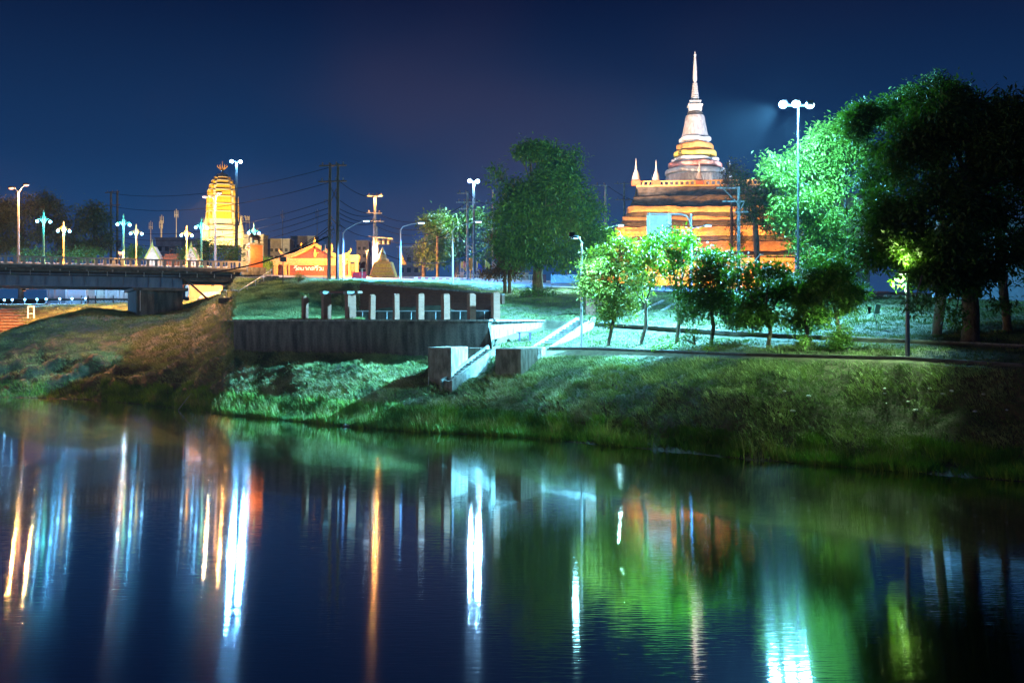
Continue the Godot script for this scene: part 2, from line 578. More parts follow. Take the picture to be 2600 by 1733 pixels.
# ground at a place in the photograph and a distance
func ground_at(x: float, d: float) -> Vector3:
	var i := 0
	while i < cols.size() - 2 and cols[i + 1] < x:
		i += 1
	var t: float = (x - cols[i]) / (cols[i + 1] - cols[i])
	for j in range(1, grid[0].size() - 1):
		var a: Vector3 = grid[i][j].lerp(grid[i + 1][j], t)
		var b: Vector3 = grid[i][j + 1].lerp(grid[i + 1][j + 1], t)
		if -a.z <= d and -b.z >= d:
			var p := a.lerp(b, (d + a.z) / maxf(-b.z + a.z, 1e-4))
			return Vector3((x - 1300.0) * d / F, p.y, -d)
	return px(x, HZ, d)

# ---------------------------------------------------------------- grass
func tuft(blades: int, h: float, w: float, spread: float, lean: float, rng: RandomNumberGenerator) -> ArrayMesh:
	var mb := MB.new()
	for i in blades:
		var a := rng.randf() * TAU
		var r := sqrt(rng.randf()) * spread
		var p := Vector3(cos(a) * r, -0.03, sin(a) * r)
		var b := rng.randf() * TAU
		var side := Vector3(cos(b), 0, sin(b)) * w
		var hh := h * rng.randf_range(0.5, 1.1)
		var o := Vector3(cos(a + 1.0), 0, sin(a + 1.0)) * lean * hh * rng.randf_range(0.3, 1.2)
		var q := p + Vector3(0, hh * 0.6, 0) + o * 0.35
		var t := p + Vector3(0, hh, 0) + o
		var k := rng.randf_range(0.75, 1.2)
		mb.col = Color(k, k, k)
		mb.tri(p - side, p + side, q + side * 0.7)
		mb.tri(p - side, q + side * 0.7, q - side * 0.7)
		mb.tri(q - side * 0.7, q + side * 0.7, t)
	return mb.mesh()

func sow(called: String, count: int, mesh: ArrayMesh, pick: Callable, colours: Array, rng: RandomNumberGenerator, label: String, smin := 0.6, smax := 1.5) -> void:
	# cells that may carry it, by area
	var cells := []
	var sums := PackedFloat32Array()
	var total := 0.0
	for i in cols.size() - 1:
		for j in zone_of.size() - 1:
			var k: float = pick.call(cols[i], zone_of[j], grid[i][j])
			if k <= 0.0:
				continue
			var ar: float = (grid[i + 1][j] - grid[i][j]).cross(grid[i][j + 1] - grid[i][j]).length() * k
			total += ar
			sums.append(total)
			cells.append([i, j])
	var mm := MultiMesh.new()
	mm.transform_format = MultiMesh.TRANSFORM_3D
	mm.use_colors = true
	mm.mesh = mesh
	mm.instance_count = count
	for n in count:
		var c: Array = cells[sums.bsearch(rng.randf() * total)]
		var u := rng.randf()
		var w := rng.randf()
		var p: Vector3 = grid[c[0]][c[1]].lerp(grid[c[0] + 1][c[1]], u).lerp(grid[c[0]][c[1] + 1].lerp(grid[c[0] + 1][c[1] + 1], u), w)
		var patch := lump.get_noise_2d(p.x * 0.3 + 50.0, p.z * 0.3)
		var s := rng.randf_range(smin, smax) * (1.0 + patch * 0.7)
		var b := Basis(Vector3.UP, rng.randf() * TAU) * Basis(Vector3.RIGHT, rng.randf_range(-0.25, 0.25))
		mm.set_instance_transform(n, Transform3D(b.scaled(Vector3(s, s, s)), p))
		var t := clampf(patch * 1.4 + 0.5 + rng.randf_range(-0.3, 0.3), 0, 1)
		var k: Vector3 = colours[0].lerp(colours[1], t) * rng.randf_range(0.7, 1.3)
		mm.set_instance_color(n, Color(k.x, k.y, k.z))
	var o := MultiMeshInstance3D.new()
	o.name = called
	o.multimesh = mm
	o.material_override = M.grass
	o.set_meta("kind", "stuff")
	tag(o, label, "grass")
	add_child(o)

func make_grass() -> void:
	var rng := RandomNumberGenerator.new()
	rng.seed = 11
	# lush strip along the water
	sow("lush_grass", 26000, tuft(9, 0.42, 0.012, 0.22, 0.5, rng), func(x, z, p): return (1.0 if z == 1 else 0.8 if z == 2 and p.y < 1.0 else 0.0) * ((1.0 if x < 1450 else clampf(0.35 + lump.get_noise_2d(p.x * 0.4, p.z * 0.4) * 1.6, 0.03, 1.0)) if x > 560 else 0.4 if x > 250 else 0.05 if x > -250 else 0.0),
		[Vector3(0.06, 0.15, 0.015), Vector3(0.2, 0.34, 0.035)], rng, "lush green grass along the edge of the water")
	sow("dry_grass", 150000, tuft(8, 0.17, 0.011, 0.25, 1.2, rng), func(x, z, p): return (1.0 if x > 560 else 0.4) if (z == 2 or z == 3 or z == 4) and x > 150 else 0.3 if z >= 1 and z <= 10 and x < 596 and x > -250 else 0.8 if z >= 6 and z <= 9 and x < 905 else 0.0,
		[Vector3(0.07, 0.13, 0.035), Vector3(0.33, 0.38, 0.15)], rng, "long dry grass lying over the river bank")
	sow("lawn_grass", 60000, tuft(8, 0.13, 0.011, 0.25, 0.8, rng), func(x, z, p): return 1.0 if (z == 6 or z == 8) and x > 1255 else 0.5 if z >= 7 and z <= 8 and x > 590 and x < 900 else 0.6 if z == 9 and x > 600 else 0.0,
		[Vector3(0.045, 0.1, 0.025), Vector3(0.17, 0.22, 0.075)], rng, "short patchy lawn on the terraces above the bank")
	sow("straw", 16000, tuft(7, 0.13, 0.012, 0.28, 1.6, rng), func(x, z, p): return clampf(0.25 + lump.get_noise_2d(p.x * 0.35 + 9.0, p.z * 0.35) * 2.5, 0, 1) if (z == 2 or z == 3) and x > 560 and x < 1500 and p.y > 0.9 and p.y < 3.2 else 0.0,
		[Vector3(0.22, 0.21, 0.12), Vector3(0.5, 0.47, 0.3)], rng, "pale trampled straw on the bank below the steps")
	sow("reed_grass", 900, tuft(5, 0.75, 0.012, 0.15, 0.35, rng), func(x, z, p): return 1.0 if z == 1 and x > 380 and x < 2300 else 0.0,
		[Vector3(0.1, 0.16, 0.02), Vector3(0.28, 0.28, 0.08)], rng, "thin reeds standing at the water's edge")
# ---------------------------------------------------------------- bridge
var BA := Vector3(-56.6, 13.1, -110)
var BU := Vector3(0.9, 0, -0.436).normalized()
var BW := Vector3(-0.436, 0, -0.9).normalized()
const DECK := 13.1

func bp(s: float, y: float, t: float) -> Vector3:
	var p := BA + BU * s + BW * t
	return Vector3(p.x, y, p.z)

func bridge_box(mb: MB, s0: float, s1: float, y0: float, y1: float, t0: float, t1: float) -> void:
	mb.hexa([bp(s0, y0, t0), bp(s1, y0, t0), bp(s1, y0, t1), bp(s0, y0, t1), bp(s0, y1, t0), bp(s1, y1, t0), bp(s1, y1, t1), bp(s0, y1, t1)])

func make_bridge() -> void:
	var base := bp(16.8, 7.6, 6)
	var br := thing("river_bridge", "long concrete road bridge with pierced railing and steel girders over the dark bank", "bridge", base)
	var mb := MB.new()
	bridge_box(mb, -60, 27.6, DECK - 0.34, DECK - 0.02, -0.35, 13.2)
	bridge_box(mb, -60, 27.6, DECK - 0.7, DECK - 0.345, 0.15, 12.6)
	part(br, "deck_slab", mb, M.dark_concrete)
	mb = MB.new()
	bridge_box(mb, -60, 27.4, DECK - 0.018, DECK + 0.02, 0.25, 12.7)
	part(br, "roadway", mb, M.asphalt)
	# girders, near and far
	for g in [0.55, 4.3, 8.1, 11.9]:
		mb = MB.new()
		bridge_box(mb, -60, 19.4, 10.82, 12.38, g, g + 0.06)
		bridge_box(mb, -60, 19.4, 10.74, 10.815, g - 0.18, g + 0.24)
		bridge_box(mb, -60, 19.4, 12.385, 12.44, g - 0.18, g + 0.24)
		var go := part(br, "girder", mb, M.steel)
		if g < 1.0:
			var st := MB.new()
			st.box(Vector3.ZERO, Vector3(0.05, 1.55, 0.15), Basis(BU, Vector3.UP, BU.cross(Vector3.UP)))
			var sm := st.mesh()
			for k in 17:
				piece(go, "stiffener", sm, M.steel, bp(-3.6 + k * 1.37, 11.6, g - 0.08))
	mb = MB.new()
	bridge_box(mb, 19.45, 27.0, 11.55, 12.38, 0.4, 12.4)
	part(br, "end_beam", mb, M.dark_concrete)
	# pipes and their brackets along the side
	for y in [12.32, 12.02]:
		mb = MB.new()
		mb.rod(bp(-60, y, 0.05), bp(26.5, y, 0.05), 0.06 if y > 12.2 else 0.04)
		part(br, "pipe", mb, M.dark_metal)
	var bk := MB.new()
	bk.box(Vector3.ZERO, Vector3(0.06, 0.5, 0.4), Basis(BU, Vector3.UP, BU.cross(Vector3.UP)))
	var bkm := bk.mesh()
	for k in 15:
		piece(br, "pipe_bracket", bkm, M.galv, bp(-3.0 + k * 2.0, 12.25, 0.1))
	var dp := MB.new()
	dp.box(Vector3.ZERO, Vector3(0.12, 0.22, 0.12))
	var dpm := dp.mesh()
	for k in 11:
		piece(br, "drain_spout", dpm, M.rail, bp(-2.2 + k * 2.75, 12.62, -0.25))
	# railing of pierced panels
	var pm := MB.new()
	var pb := Basis(BU, Vector3.UP, BU.cross(Vector3.UP))
	pm.box(Vector3(0, 0.075, 0), Vector3(0.93, 0.15, 0.2))
	pm.box(Vector3(0, 0.9, 0), Vector3(0.93, 0.1, 0.2))
	pm.box(Vector3(0, 0.975, 0), Vector3(0.93, 0.05, 0.28))
	pm.box(Vector3(-0.295, 0.5, 0), Vector3(0.34, 0.7, 0.2))
	pm.box(Vector3(0.17, 0.5, 0), Vector3(0.07, 0.7, 0.16))
	for x in [[-0.125, 0.135], [0.205, 0.465]]:
		# round heads of the two openings
		var mid: float = (x[0] + x[1]) / 2.0
		for side in 2:
			var pts := []
			for k in 5:
				var a := PI / 2.0 * k / 4.0
				pts.append(Vector2(mid + cos(a) * 0.13 * (1 if side else -1), 0.72 + sin(a) * 0.13))
			pts.append(Vector2(x[side], 0.852))
			pm.plate(Vector3.ZERO, pts, 0.16)
	var pmesh := pm.mesh()
	for k in 33:
		piece(br, "railing_panel", pmesh, M.rail, bp(-2.9 + k * 0.93, DECK - 0.02, -0.1), pb)
	for k in 34:
		piece(br, "railing_panel", pmesh, M.rail, bp(-4.0 + k * 0.93, DECK - 0.02, 12.95), pb)
	mb = MB.new()
	bridge_box(mb, -60, -3.4, DECK - 0.02, DECK + 0.98, -0.2, 0.0)
	part(br, "plain_parapet", mb, M.rail)
	# pier, a wall across the stream with stained face
	mb = MB.new()
	bridge_box(mb, 14.2, 16.2, 7.4, 10.73, 0.4, 12)
	bridge_box(mb, 16.25, 19.5, 6.6, 10.73, 1.2, 11.5)
	part(br, "pier", mb, M.stained)
	mb = MB.new()
	bridge_box(mb, 13.8, 20.0, 10.4, 10.735, 0.2, 12.4)
	part(br, "pier_cap", mb, M.dark_concrete)
	mb = MB.new()
	mb.beam(bp(19.2, 12.2, 0.1), bp(22.4, 9.3, 0.1), 0.22, 0.22)
	part(br, "raking_strut", mb, M.dark_metal)
	mb = MB.new()
	mb.rod(bp(14.6, 8.0, 0.3), bp(14.6, 10.4, 0.3), 0.07)
	part(br, "drain_pipe", mb, M.galv)
	# abutment frame under the elephant pillar
	mb = MB.new()
	bridge_box(mb, 26.0, 28.9, 12.42, 12.75, -0.9, 1.5)
	for s in [26.15, 27.4]:
		bridge_box(mb, s, s + 0.22, 10.4, 12.415, -0.8, -0.55)
	bridge_box(mb, 26.0, 28.6, 10.2, 12.41, 0.4, 12.4)
	part(br, "abutment", mb, M.concrete)

func elephant_mesh(k: float) -> MB:
	# facing -x; feet at y = 0; about 1.25 k tall
	var e := MB.new()
	e.ball(Vector3(0.05, 0.78, 0) * k, Vector3(0.56, 0.37, 0.33) * k)
	e.ball(Vector3(-0.5, 0.98, 0) * k, Vector3(0.26, 0.27, 0.22) * k)
	for z in [-0.18, 0.18]:
		e.tube([Vector3(-0.3, 0.75, z) * k, Vector3(-0.31, 0.35, z) * k, Vector3(-0.31, 0, z) * k], [0.15 * k, 0.115 * k, 0.13 * k], 10)
		e.tube([Vector3(0.4, 0.75, z) * k, Vector3(0.44, 0.35, z) * k, Vector3(0.4, 0, z) * k], [0.17 * k, 0.12 * k, 0.13 * k], 10)
		e.ball(Vector3(-0.4, 0.98, z * 1.35) * k, Vector3(0.17, 0.22, 0.03) * k, Basis(Vector3.UP, 0.5 * signf(z)))
		e.tube([Vector3(-0.64, 0.82, z * 0.5) * k, Vector3(-0.82, 0.74, z * 0.6) * k, Vector3(-0.9, 0.8, z * 0.6) * k], [0.03 * k, 0.022 * k, 0.006 * k], 6)
	e.tube([Vector3(-0.66, 0.98, 0) * k, Vector3(-0.8, 0.75, 0) * k, Vector3(-0.82, 0.45, 0) * k, Vector3(-0.78, 0.2, 0) * k, Vector3(-0.86, 0.1, 0) * k], [0.13 * k, 0.095 * k, 0.07 * k, 0.05 * k, 0.04 * k], 10)
	e.tube([Vector3(0.58, 0.9, 0) * k, Vector3(0.68, 0.65, 0) * k, Vector3(0.67, 0.4, 0) * k], [0.03 * k, 0.025 * k, 0.02 * k], 6)
	return e

func moved(mb: MB, at: Vector3, b := Basis()) -> MB:
	for i in mb.v.size():
		mb.v[i] = at + b * mb.v[i]
		mb.n[i] = b * mb.n[i]
	return mb

func make_pillars() -> void:
	var b := Basis(BU, Vector3.UP, BU.cross(Vector3.UP))
	var at := bp(27.9, 12.76, 0.2)
	var t := thing("elephant_pillar", "square terracotta pillar at the end of the bridge railing", "pillar", at)
	var mb := MB.new()
	mb.box(at + Vector3(0, 0.3, 0), Vector3(2.2, 0.6, 2.2), b)
	part(t, "plinth", mb, M.concrete)
	mb = MB.new()
	mb.bevel(at + Vector3(0, 1.97, 0), Vector3(1.55, 2.74, 1.55), 0.05, b)
	part(t, "shaft", mb, M.terracotta)
	mb = MB.new()
	mb.box(at + Vector3(0, 3.45, 0), Vector3(1.75, 0.22, 1.75), b)
	part(t, "cap", mb, M.concrete)
	single("elephant_statue", moved(elephant_mesh(0.98), at + Vector3(0.05, 3.56, 0), b), M.black, "black elephant statue standing on the tall terracotta pillar", "statue", at + Vector3(0, 3.56, 0), "elephant statues")
	# the smaller one beyond the bridge
	var q := px(435, 662, 150)
	q.y = DECK - 2.0
	t = thing("statue_plinth", "orange stepped plinth beyond the bridge railing", "plinth", q)
	mb = MB.new()
	var top := px(435, 645, 150).y
	mb.bevel(Vector3(q.x - 0.2, (q.y + top) / 2 - 0.2, q.z), Vector3(3.3, top - q.y - 0.4, 2.4), 0.05)
	mb.bevel(Vector3(q.x + 0.35, top - 0.2, q.z), Vector3(2.1, 0.4, 2.0), 0.05)
	part(t, "block", mb, M.terracotta)
	single("elephant_statue", moved(elephant_mesh(1.0), Vector3(q.x + 0.2, top, q.z), Basis(Vector3.UP, PI)), M.black, "small black elephant statue on the orange plinth", "statue", Vector3(q.x, top, q.z), "elephant statues")

# ---------------------------------------------------------------- river terrace
var TU := Vector3(0.92, 0, 0.397).normalized()     # along its front, to the right
var TV := Vector3(0.397, 0, -0.92).normalized()    # away from the river
var TL := Vector3(-22.5, 6.9, -81)
var TR := Vector3(-1.6, 6.9, -72)

func wall_between(mb: MB, a: Vector3, b: Vector3, y0: float, y1a: float, y1b: float, thick: float) -> void:
	var d := Vector3(b.x - a.x, 0, b.z - a.z).normalized()
	var k := Vector3.UP.cross(d) * thick / 2.0
	var f := func(p, y, s): return Vector3(p.x, y, p.z) + k * s
	mb.hexa([f.call(a, y0, -1), f.call(b, y0, -1), f.call(b, y0, 1), f.call(a, y0, 1), f.call(a, y1a, -1), f.call(b, y1b, -1), f.call(b, y1b, 1), f.call(a, y1a, 1)])

func make_terrace() -> void:
	var t := thing("terrace_wall", "long dark stained concrete retaining wall of the river terrace", "retaining wall", Vector3(-12, 3.6, -76.5))
	var mb := MB.new()
	wall_between(mb, TL, TR, 3.3, 6.78, 6.78, 0.5)
	part(t, "front_wall", mb, M.stained)
	mb = MB.new()
	var e := TR + TV * 11.0
	wall_between(mb, TR + TV * 0.256 - TU * 0.25, e, 3.3, 6.76, 6.76, 0.5)
	part(t, "side_wall", mb, M.concrete).set_meta("label", "pale side wall washed by the blue floodlight")
	mb = MB.new()
	wall_between(mb, TL - TU * 0.1, TR + TU * 0.1, 6.785, 6.93, 6.93, 0.66)
	wall_between(mb, TR + TV * 0.34, e, 6.785, 6.928, 6.928, 0.62)
	part(t, "coping", mb, M.concrete)
	mb = MB.new()
	wall_between(mb, TL + TV * 0.3 - TU * 0.1, TL + TV * 6.0, 3.3, 6.7, 6.7, 0.4)
	part(t, "end_wall", mb, M.stained)

	# the brick posts on it
	var posts := [
		[765, 783, 755, "crumbling brick post with weeds on its broken top, leftmost on the terrace"], [815, 841, 746, "brick post under the left end of the short lintel"], [875, 904, 746, "brick post under the right end of the short lintel"],
		[936, 953, 750, "brick post next to the right of the lintel"], [997, 1014, 748, "second brick post to the right of the lintel"], [1056, 1077, 747, "third brick post to the right of the lintel"],
		[1120, 1142, 747, "fourth brick post to the right of the lintel"], [1186, 1208, 747, "fifth brick post to the right of the lintel"], [1255, 1278, 743, "pale brick post at the right corner of the terrace"]]
	var vary := RandomNumberGenerator.new()
	vary.seed = 14
	for p in posts:
		var xm: float = (p[0] + p[1]) / 2.0
		# where the sight line over the terrace meets a line just behind its front
		var k: float = (xm - 1300.0) / F
		var a := TL + TV * 0.55
		var tt := (k * -a.z - a.x) / (TU.x + k * TU.z)
		var at := a + TU * tt
		at.y = 6.85
		if p[0] == 1255:
			at = TR + TV * 1.0
			at.y = 6.85
		var top: float = EYE + (HZ - p[2]) * -at.z / F
		var turn := Basis(Vector3.UP, 0.5 + vary.randf_range(-0.08, 0.08)) * Basis(Vector3.RIGHT, vary.randf_range(-0.015, 0.015)) * Basis(Vector3.BACK, vary.randf_range(-0.015, 0.015))
		var w := clampf((p[1] - p[0]) * -at.z / F * 0.76, 0.38, 0.66)
		var th := thing("brick_post", p[3], "brick post", at, "brick posts on the terrace")
		mb = MB.new()
		mb.box(Vector3(at.x, (at.y + top) / 2, at.z), Vector3(w, top - at.y, w), turn)
		part(th, "shaft", mb, M.brick)
		if p[0] > 910:
			mb = MB.new()
			for nb in 5:
				mb.box(Vector3(at.x, top + 0.03, at.z) + turn * Vector3(vary.randf_range(-0.2, 0.2) * w * 1.4, vary.randf_range(-0.02, 0.03), vary.randf_range(-0.2, 0.2) * w * 1.4), Vector3(0.22, 0.07, 0.11), turn * Basis(Vector3.UP, vary.randf_range(-0.3, 0.3)))
			part(th, "loose_bricks", mb, M.brick).set_meta("kind", "stuff")
		if p[0] == 815 or p[0] == 875:
			mb = MB.new()
			mb.box(Vector3(at.x, top + 0.1, at.z), Vector3(w + 0.22, 0.2, w + 0.22), turn)
			part(th, "cap", mb, M.concrete)
		if p[0] == 765:
			mb = MB.new()
			mb.box(Vector3(at.x - 0.06, top + 0.07, at.z), Vector3(w * 0.6, 0.14, w * 0.7), turn)
			part(th, "broken_top", mb, M.brick)
			var rng := RandomNumberGenerator.new()
			rng.seed = 3
			mb = MB.new()
			leaves(mb, [[Vector3(at.x - 0.05, top + 0.2, at.z), Vector3(0.35, 0.2, 0.3)]], 90, 0.12, [Vector3(0.1, 0.12, 0.03), Vector3(0.2, 0.22, 0.05)], rng)
			part(th, "weeds", mb, M.leaf).set_meta("kind", "stuff")
	mb = MB.new()
	var l0 := px(809, 741, 78.2)
	var l1 := px(907, 741, 76.9)
	mb.beam(l0 + TV * 0.4, l1 + TV * 0.4, 0.7, 0.17)
	single("lintel", mb, M.old_brick, "short dark lintel slab lying across two brick posts", "lintel", (l0 + l1) / 2)

	# old brick wall behind the terrace
	var a1 := px(918, 718, 94)
	var b1 := px(1278, 746, 87)
	t = thing("brick_retaining_wall", "old red brick retaining wall with sloping top behind the posts", "retaining wall", Vector3(a1.x, 6.6, a1.z))
	mb = MB.new()
	wall_between(mb, a1, b1, 6.4, a1.y - 0.1, b1.y - 0.1, 0.5)
	part(t, "wall", mb, M.old_brick)
	mb = MB.new()
	mb.beam(Vector3(a1.x, a1.y - 0.03, a1.z), Vector3(b1.x, b1.y - 0.03, b1.z), 0.62, 0.13)
	part(t, "coping", mb, M.concrete)
	mb = MB.new()
	wall_between(mb, px(905, 792, 90) + Vector3(0, 0, 1.5), px(1245, 790, 85.5) + Vector3(0, 0, 1.5), 6.4, 7.6, 7.62, 0.5)
	single("ledge_wall", mb, M.stained, "low dark wall at the foot of the red brick wall", "wall", px(1000, 806, 88))
	mb = MB.new()
	mb.rod(px(905, 790, 87.4), px(1245, 789, 83.2), 0.045)
	for k in 6:
		var q := px(920 + k * 62, 790, 87.3 - k * 0.76)
		mb.rod(q, Vector3(q.x, 6.7, q.z), 0.035)
	single("hand_rail", mb, M.galv, "thin pale handrail running behind the brick posts", "railing", px(1000, 806, 87))
	# wall and hedge to the right of it
	t = thing("hedge_wall", "long dark wall under the clipped hedge", "wall", px(1380, 806, 88.4))
	mb = MB.new()
	wall_between(mb, px(1240, 788, 87.6), px(1480, 788, 88.6), 6.3, 7.72, 7.72, 0.4)
	part(t, "wall", mb, M.stained)
	mb = MB.new()
	mb.rod(px(1275, 786.5, 87.3), px(1478, 786.5, 88.2), 0.035)
	part(t, "pipe", mb, M.galv)
	hedge("hedge", px(1225, 764, 90.4), px(1478, 766, 90.8), 7.6, 0.95, 1.2, 3400, [Vector3(0.05, 0.13, 0.015), Vector3(0.17, 0.3, 0.03)], "long clipped green hedge on the wall beside the terrace")

	# blocks and landing at the stairs
	var blk := func(corner: Vector3, w: float, dep: float, y0: float, label: String):
		var m2 := MB.new()
		var o: Vector3 = corner + TU * (w / 2.0) + TV * (dep / 2.0)
		m2.bevel(Vector3(o.x, (corner.y + y0) / 2.0, o.z), Vector3(w, corner.y - y0, dep), 0.03, Basis(TU, Vector3.UP, -TV))
		single("concrete_block", m2, M.block_concrete, label, "concrete block", Vector3(o.x, y0, o.z), "concrete blocks beside the steps")
	blk.call(px(1086, 881, 67.5), 1.78, 2.6, 1.8, "square weathered concrete block left of the lower steps")
	blk.call(px(1257, 884, 65.8), 1.86, 4.4, 1.8, "largest concrete block, right of the lower steps")
	blk.call(px(1190, 882, 71.0), 0.95, 1.8, 3.2, "small concrete block half hidden behind the lower steps")
	mb = MB.new()
	var la := px(1195, 882, 71.2)
	mb.box(px(1272, 884, 71.4) + Vector3(-0.2, -0.1, 0), Vector3(3.4, 0.18, 2.2), Basis(TU, Vector3.UP, -TV))
	single("landing_slab", mb, M.concrete, "thin pale landing slab between the two flights of steps", "landing", la)
	stairs(px(1136, 972, 66.4), px(1250, 886, 69.6), 0.72, 14, "lower flight of narrow pale concrete steps running down to the bank")
	stairs(px(1374, 889, 70.4), px(1487, 813, 77.5), 1.15, 13, "upper flight of pale concrete steps beside the lit side wall")
	stairs(px(1640, 803, 80), px(1705, 768, 88), 1.3, 10, "far short flight of steps behind the small trees")
	# low walls of the right-hand terraces
	for which in 2:
		mb = MB.new()
		var cop := MB.new()
		var xs := [1396, 1480, 1530, 1650, 1780, 1900, 2100, 2305, 2450, 2600, 3000] if which == 0 else [1506, 1650, 1780, 1900, 2100, 2305, 2450, 2600, 3000]
		for i in xs.size() - 1:
			var p0 := band_point(xs[i], 6 if which == 0 else 8)
			var p1 := band_point(xs[i + 1], 6 if which == 0 else 8)
			wall_between(mb, p0, p1, minf(p0.y, p1.y) - 1.6, p0.y + 0.04, p1.y + 0.04, 0.28)
			cop.beam(p0 + Vector3(0, 0.08, 0), p1 + Vector3(0, 0.08, 0), 0.36, 0.08)
		var lab := "low dark kerb wall along the edge of the lower lawn" if which == 0 else "low concrete wall behind the row of small trees"
		t = thing("low_wall", lab, "low wall", band_point(1700, 6 if which == 0 else 8), "low walls of the lawn terraces")
		part(t, "wall", mb, M.dark_concrete)
		part(t, "coping", cop, M.dark_concrete if which == 0 else M.concrete)
	# brick gate posts beyond the upper steps
	for p in [[1487, 1512, 733, 806, 82, "broad brick gate post at the head of the upper steps"], [1517, 1527, 752, 816, 84, "thin brick gate post next to the broad one"], [1530, 1540, 754, 816, 86, "thin brick gate post farther right among the leaves"]]:
		var q := px((p[0] + p[1]) / 2.0, p[3], p[4])
		var top2 := px(0, p[2], p[4]).y
		var w2: float = (p[1] - p[0]) * p[4] / F
		mb = MB.new()
		mb.box(Vector3(q.x, (q.y - 0.4 + top2) / 2, q.z), Vector3(w2, top2 - q.y + 0.4, minf(w2, 0.6)))
		single("gate_post", mb, M.brick, p[5], "brick post", Vector3(q.x, q.y - 0.4, q.z), "brick gate posts")
	# litter, stones and a stick at the water
	var rng2 := RandomNumberGenerator.new()
	rng2.seed = 8
	mb = MB.new()
	mb.tube([px(452, 1040, 76), px(466, 1022, 76.1), px(485, 998, 76.2)], [0.035, 0.03, 0.015], 6)
	single("driftwood_stick", mb, M.pale_bark, "thin pale stick leaning out of the water at the left bank", "stick", px(452, 1040, 76))
	for k in 6:
		var q := px([876, 884, 900, 915, 906, 940][k], 1081, 64.3 + k * 0.05)
		q.y = 0.02
		mb = MB.new()
		var rr := rng2.randf_range(0.12, 0.26)
		mb.ball(q + Vector3(0, rr * 0.3, 0), Vector3(rr, rr * 0.6, rr * 0.8), Basis(Vector3.UP, rng2.randf() * 3.0), 7, 4)
		single("shore_stone", mb, M.concrete, "pale stone lying in the shallow water below the green bank", "stone", q, "stones in the shallow water")
	# path trodden on the left slope
	mb = MB.new()
	var path := [[541, 772], [540, 790], [552, 805], [562, 815], [598, 815]]
	for i in path.size() - 1:
		var p0 := on_bank(path[i][0] - 5, path[i][1]) + Vector3(0, 0.06, 0)
		var p1 := on_bank(path[i][0] + 5, path[i][1]) + Vector3(0, 0.06, 0)
		var q0 := on_bank(path[i + 1][0] - 5, path[i + 1][1] - 1) + Vector3(0, 0.06, 0)
		var q1 := on_bank(path[i + 1][0] + 5, path[i + 1][1] + 1) + Vector3(0, 0.06, 0)
		mb.quado(p0, p1, q1, q0, p0 - Vector3(0, 9, 0))
	structure("footpath", mb, M.path_soil)
	# wooden steps up to the bridge with rail and small fenced landing
	var st := thing("bridge_steps", "rough steps climbing the slope to the bridge end", "steps", px(601, 757, 108))
	for k in 12:
		mb = MB.new()
		var f := k / 11.0
		var q := px(lerpf(604, 690, f), lerpf(755, 702, f), lerpf(107, 118, f))
		mb.box(q, Vector3(1.6, 0.16, 0.5), Basis(Vector3.UP, 0.5))
		part(st, "step", mb, M.dark_concrete)
	mb = MB.new()
	mb.rod(px(606, 738, 106.6), px(690, 684, 117.6), 0.03)
	for k in 5:
		var f := k / 4.0
		var q := px(lerpf(606, 690, f), lerpf(738, 684, f), lerpf(106.6, 117.6, f))
		mb.rod(q, q - Vector3(0, 0.95, 0), 0.03)
	part(st, "handrail", mb, M.galv)
	mb = MB.new()
	var fy := px(0, 757, 108).y
	for k in 3:
		var q := px([560, 574, 603][k], 757, 108)
		mb.rod(q, q + Vector3(0, 0.86, 0), 0.03)
	for y in [0.86, 0.1]:
		mb.rod(Vector3(px(560, 0, 108).x, fy + y, -108), Vector3(px(603, 0, 108).x, fy + y, -108), 0.03)
	single("landing_fence", mb, M.galv, "small tubular fence at the foot of the bridge steps", "fence", px(580, 757, 108))
	mb = MB.new()
	mb.box(px(582, 763, 108.3), Vector3(2.1, 0.55, 1.0))
	part(st, "landing", mb, M.dark_concrete)

func stairs(a: Vector3, b: Vector3, width: float, n: int, label: String) -> void:
	var t := thing("concrete_steps", label, "steps", a, "flights of concrete steps")
	var d := Vector3(b.x - a.x, 0, b.z - a.z)
	var run := d.length()
	d = d.normalized()
	var k := Vector3.UP.cross(d)
	var base := Basis(k, Vector3.UP, d)
	for i in n:
		var mb := MB.new()
		var f := (i + 0.5) / n
		var y := lerpf(a.y, b.y, (i + 1.0) / n)
		var o := a + d * run * f
		mb.box(Vector3(o.x, y - 0.55, o.z), Vector3(width, 1.1, run / n * 0.98), base)
		part(t, "step", mb, M.concrete)
	for s in [-1, 1]:
		var mb := MB.new()
		var off: Vector3 = k * s * (width / 2.0 + 0.13)
		var p0 := a + off - d * 0.15
		var p1 := b + off + d * 0.1
		var w := k * 0.12
		mb.hexa([p0 - w - Vector3(0, 1.1, 0), p1 - w - Vector3(0, 1.4, 0), p1 + w - Vector3(0, 1.4, 0), p0 + w - Vector3(0, 1.1, 0), p0 - w + Vector3(0, 0.2, 0), p1 - w + Vector3(0, 0.26, 0), p1 + w + Vector3(0, 0.26, 0), p0 + w + Vector3(0, 0.2, 0)])
		part(t, "parapet", mb, M.concrete)

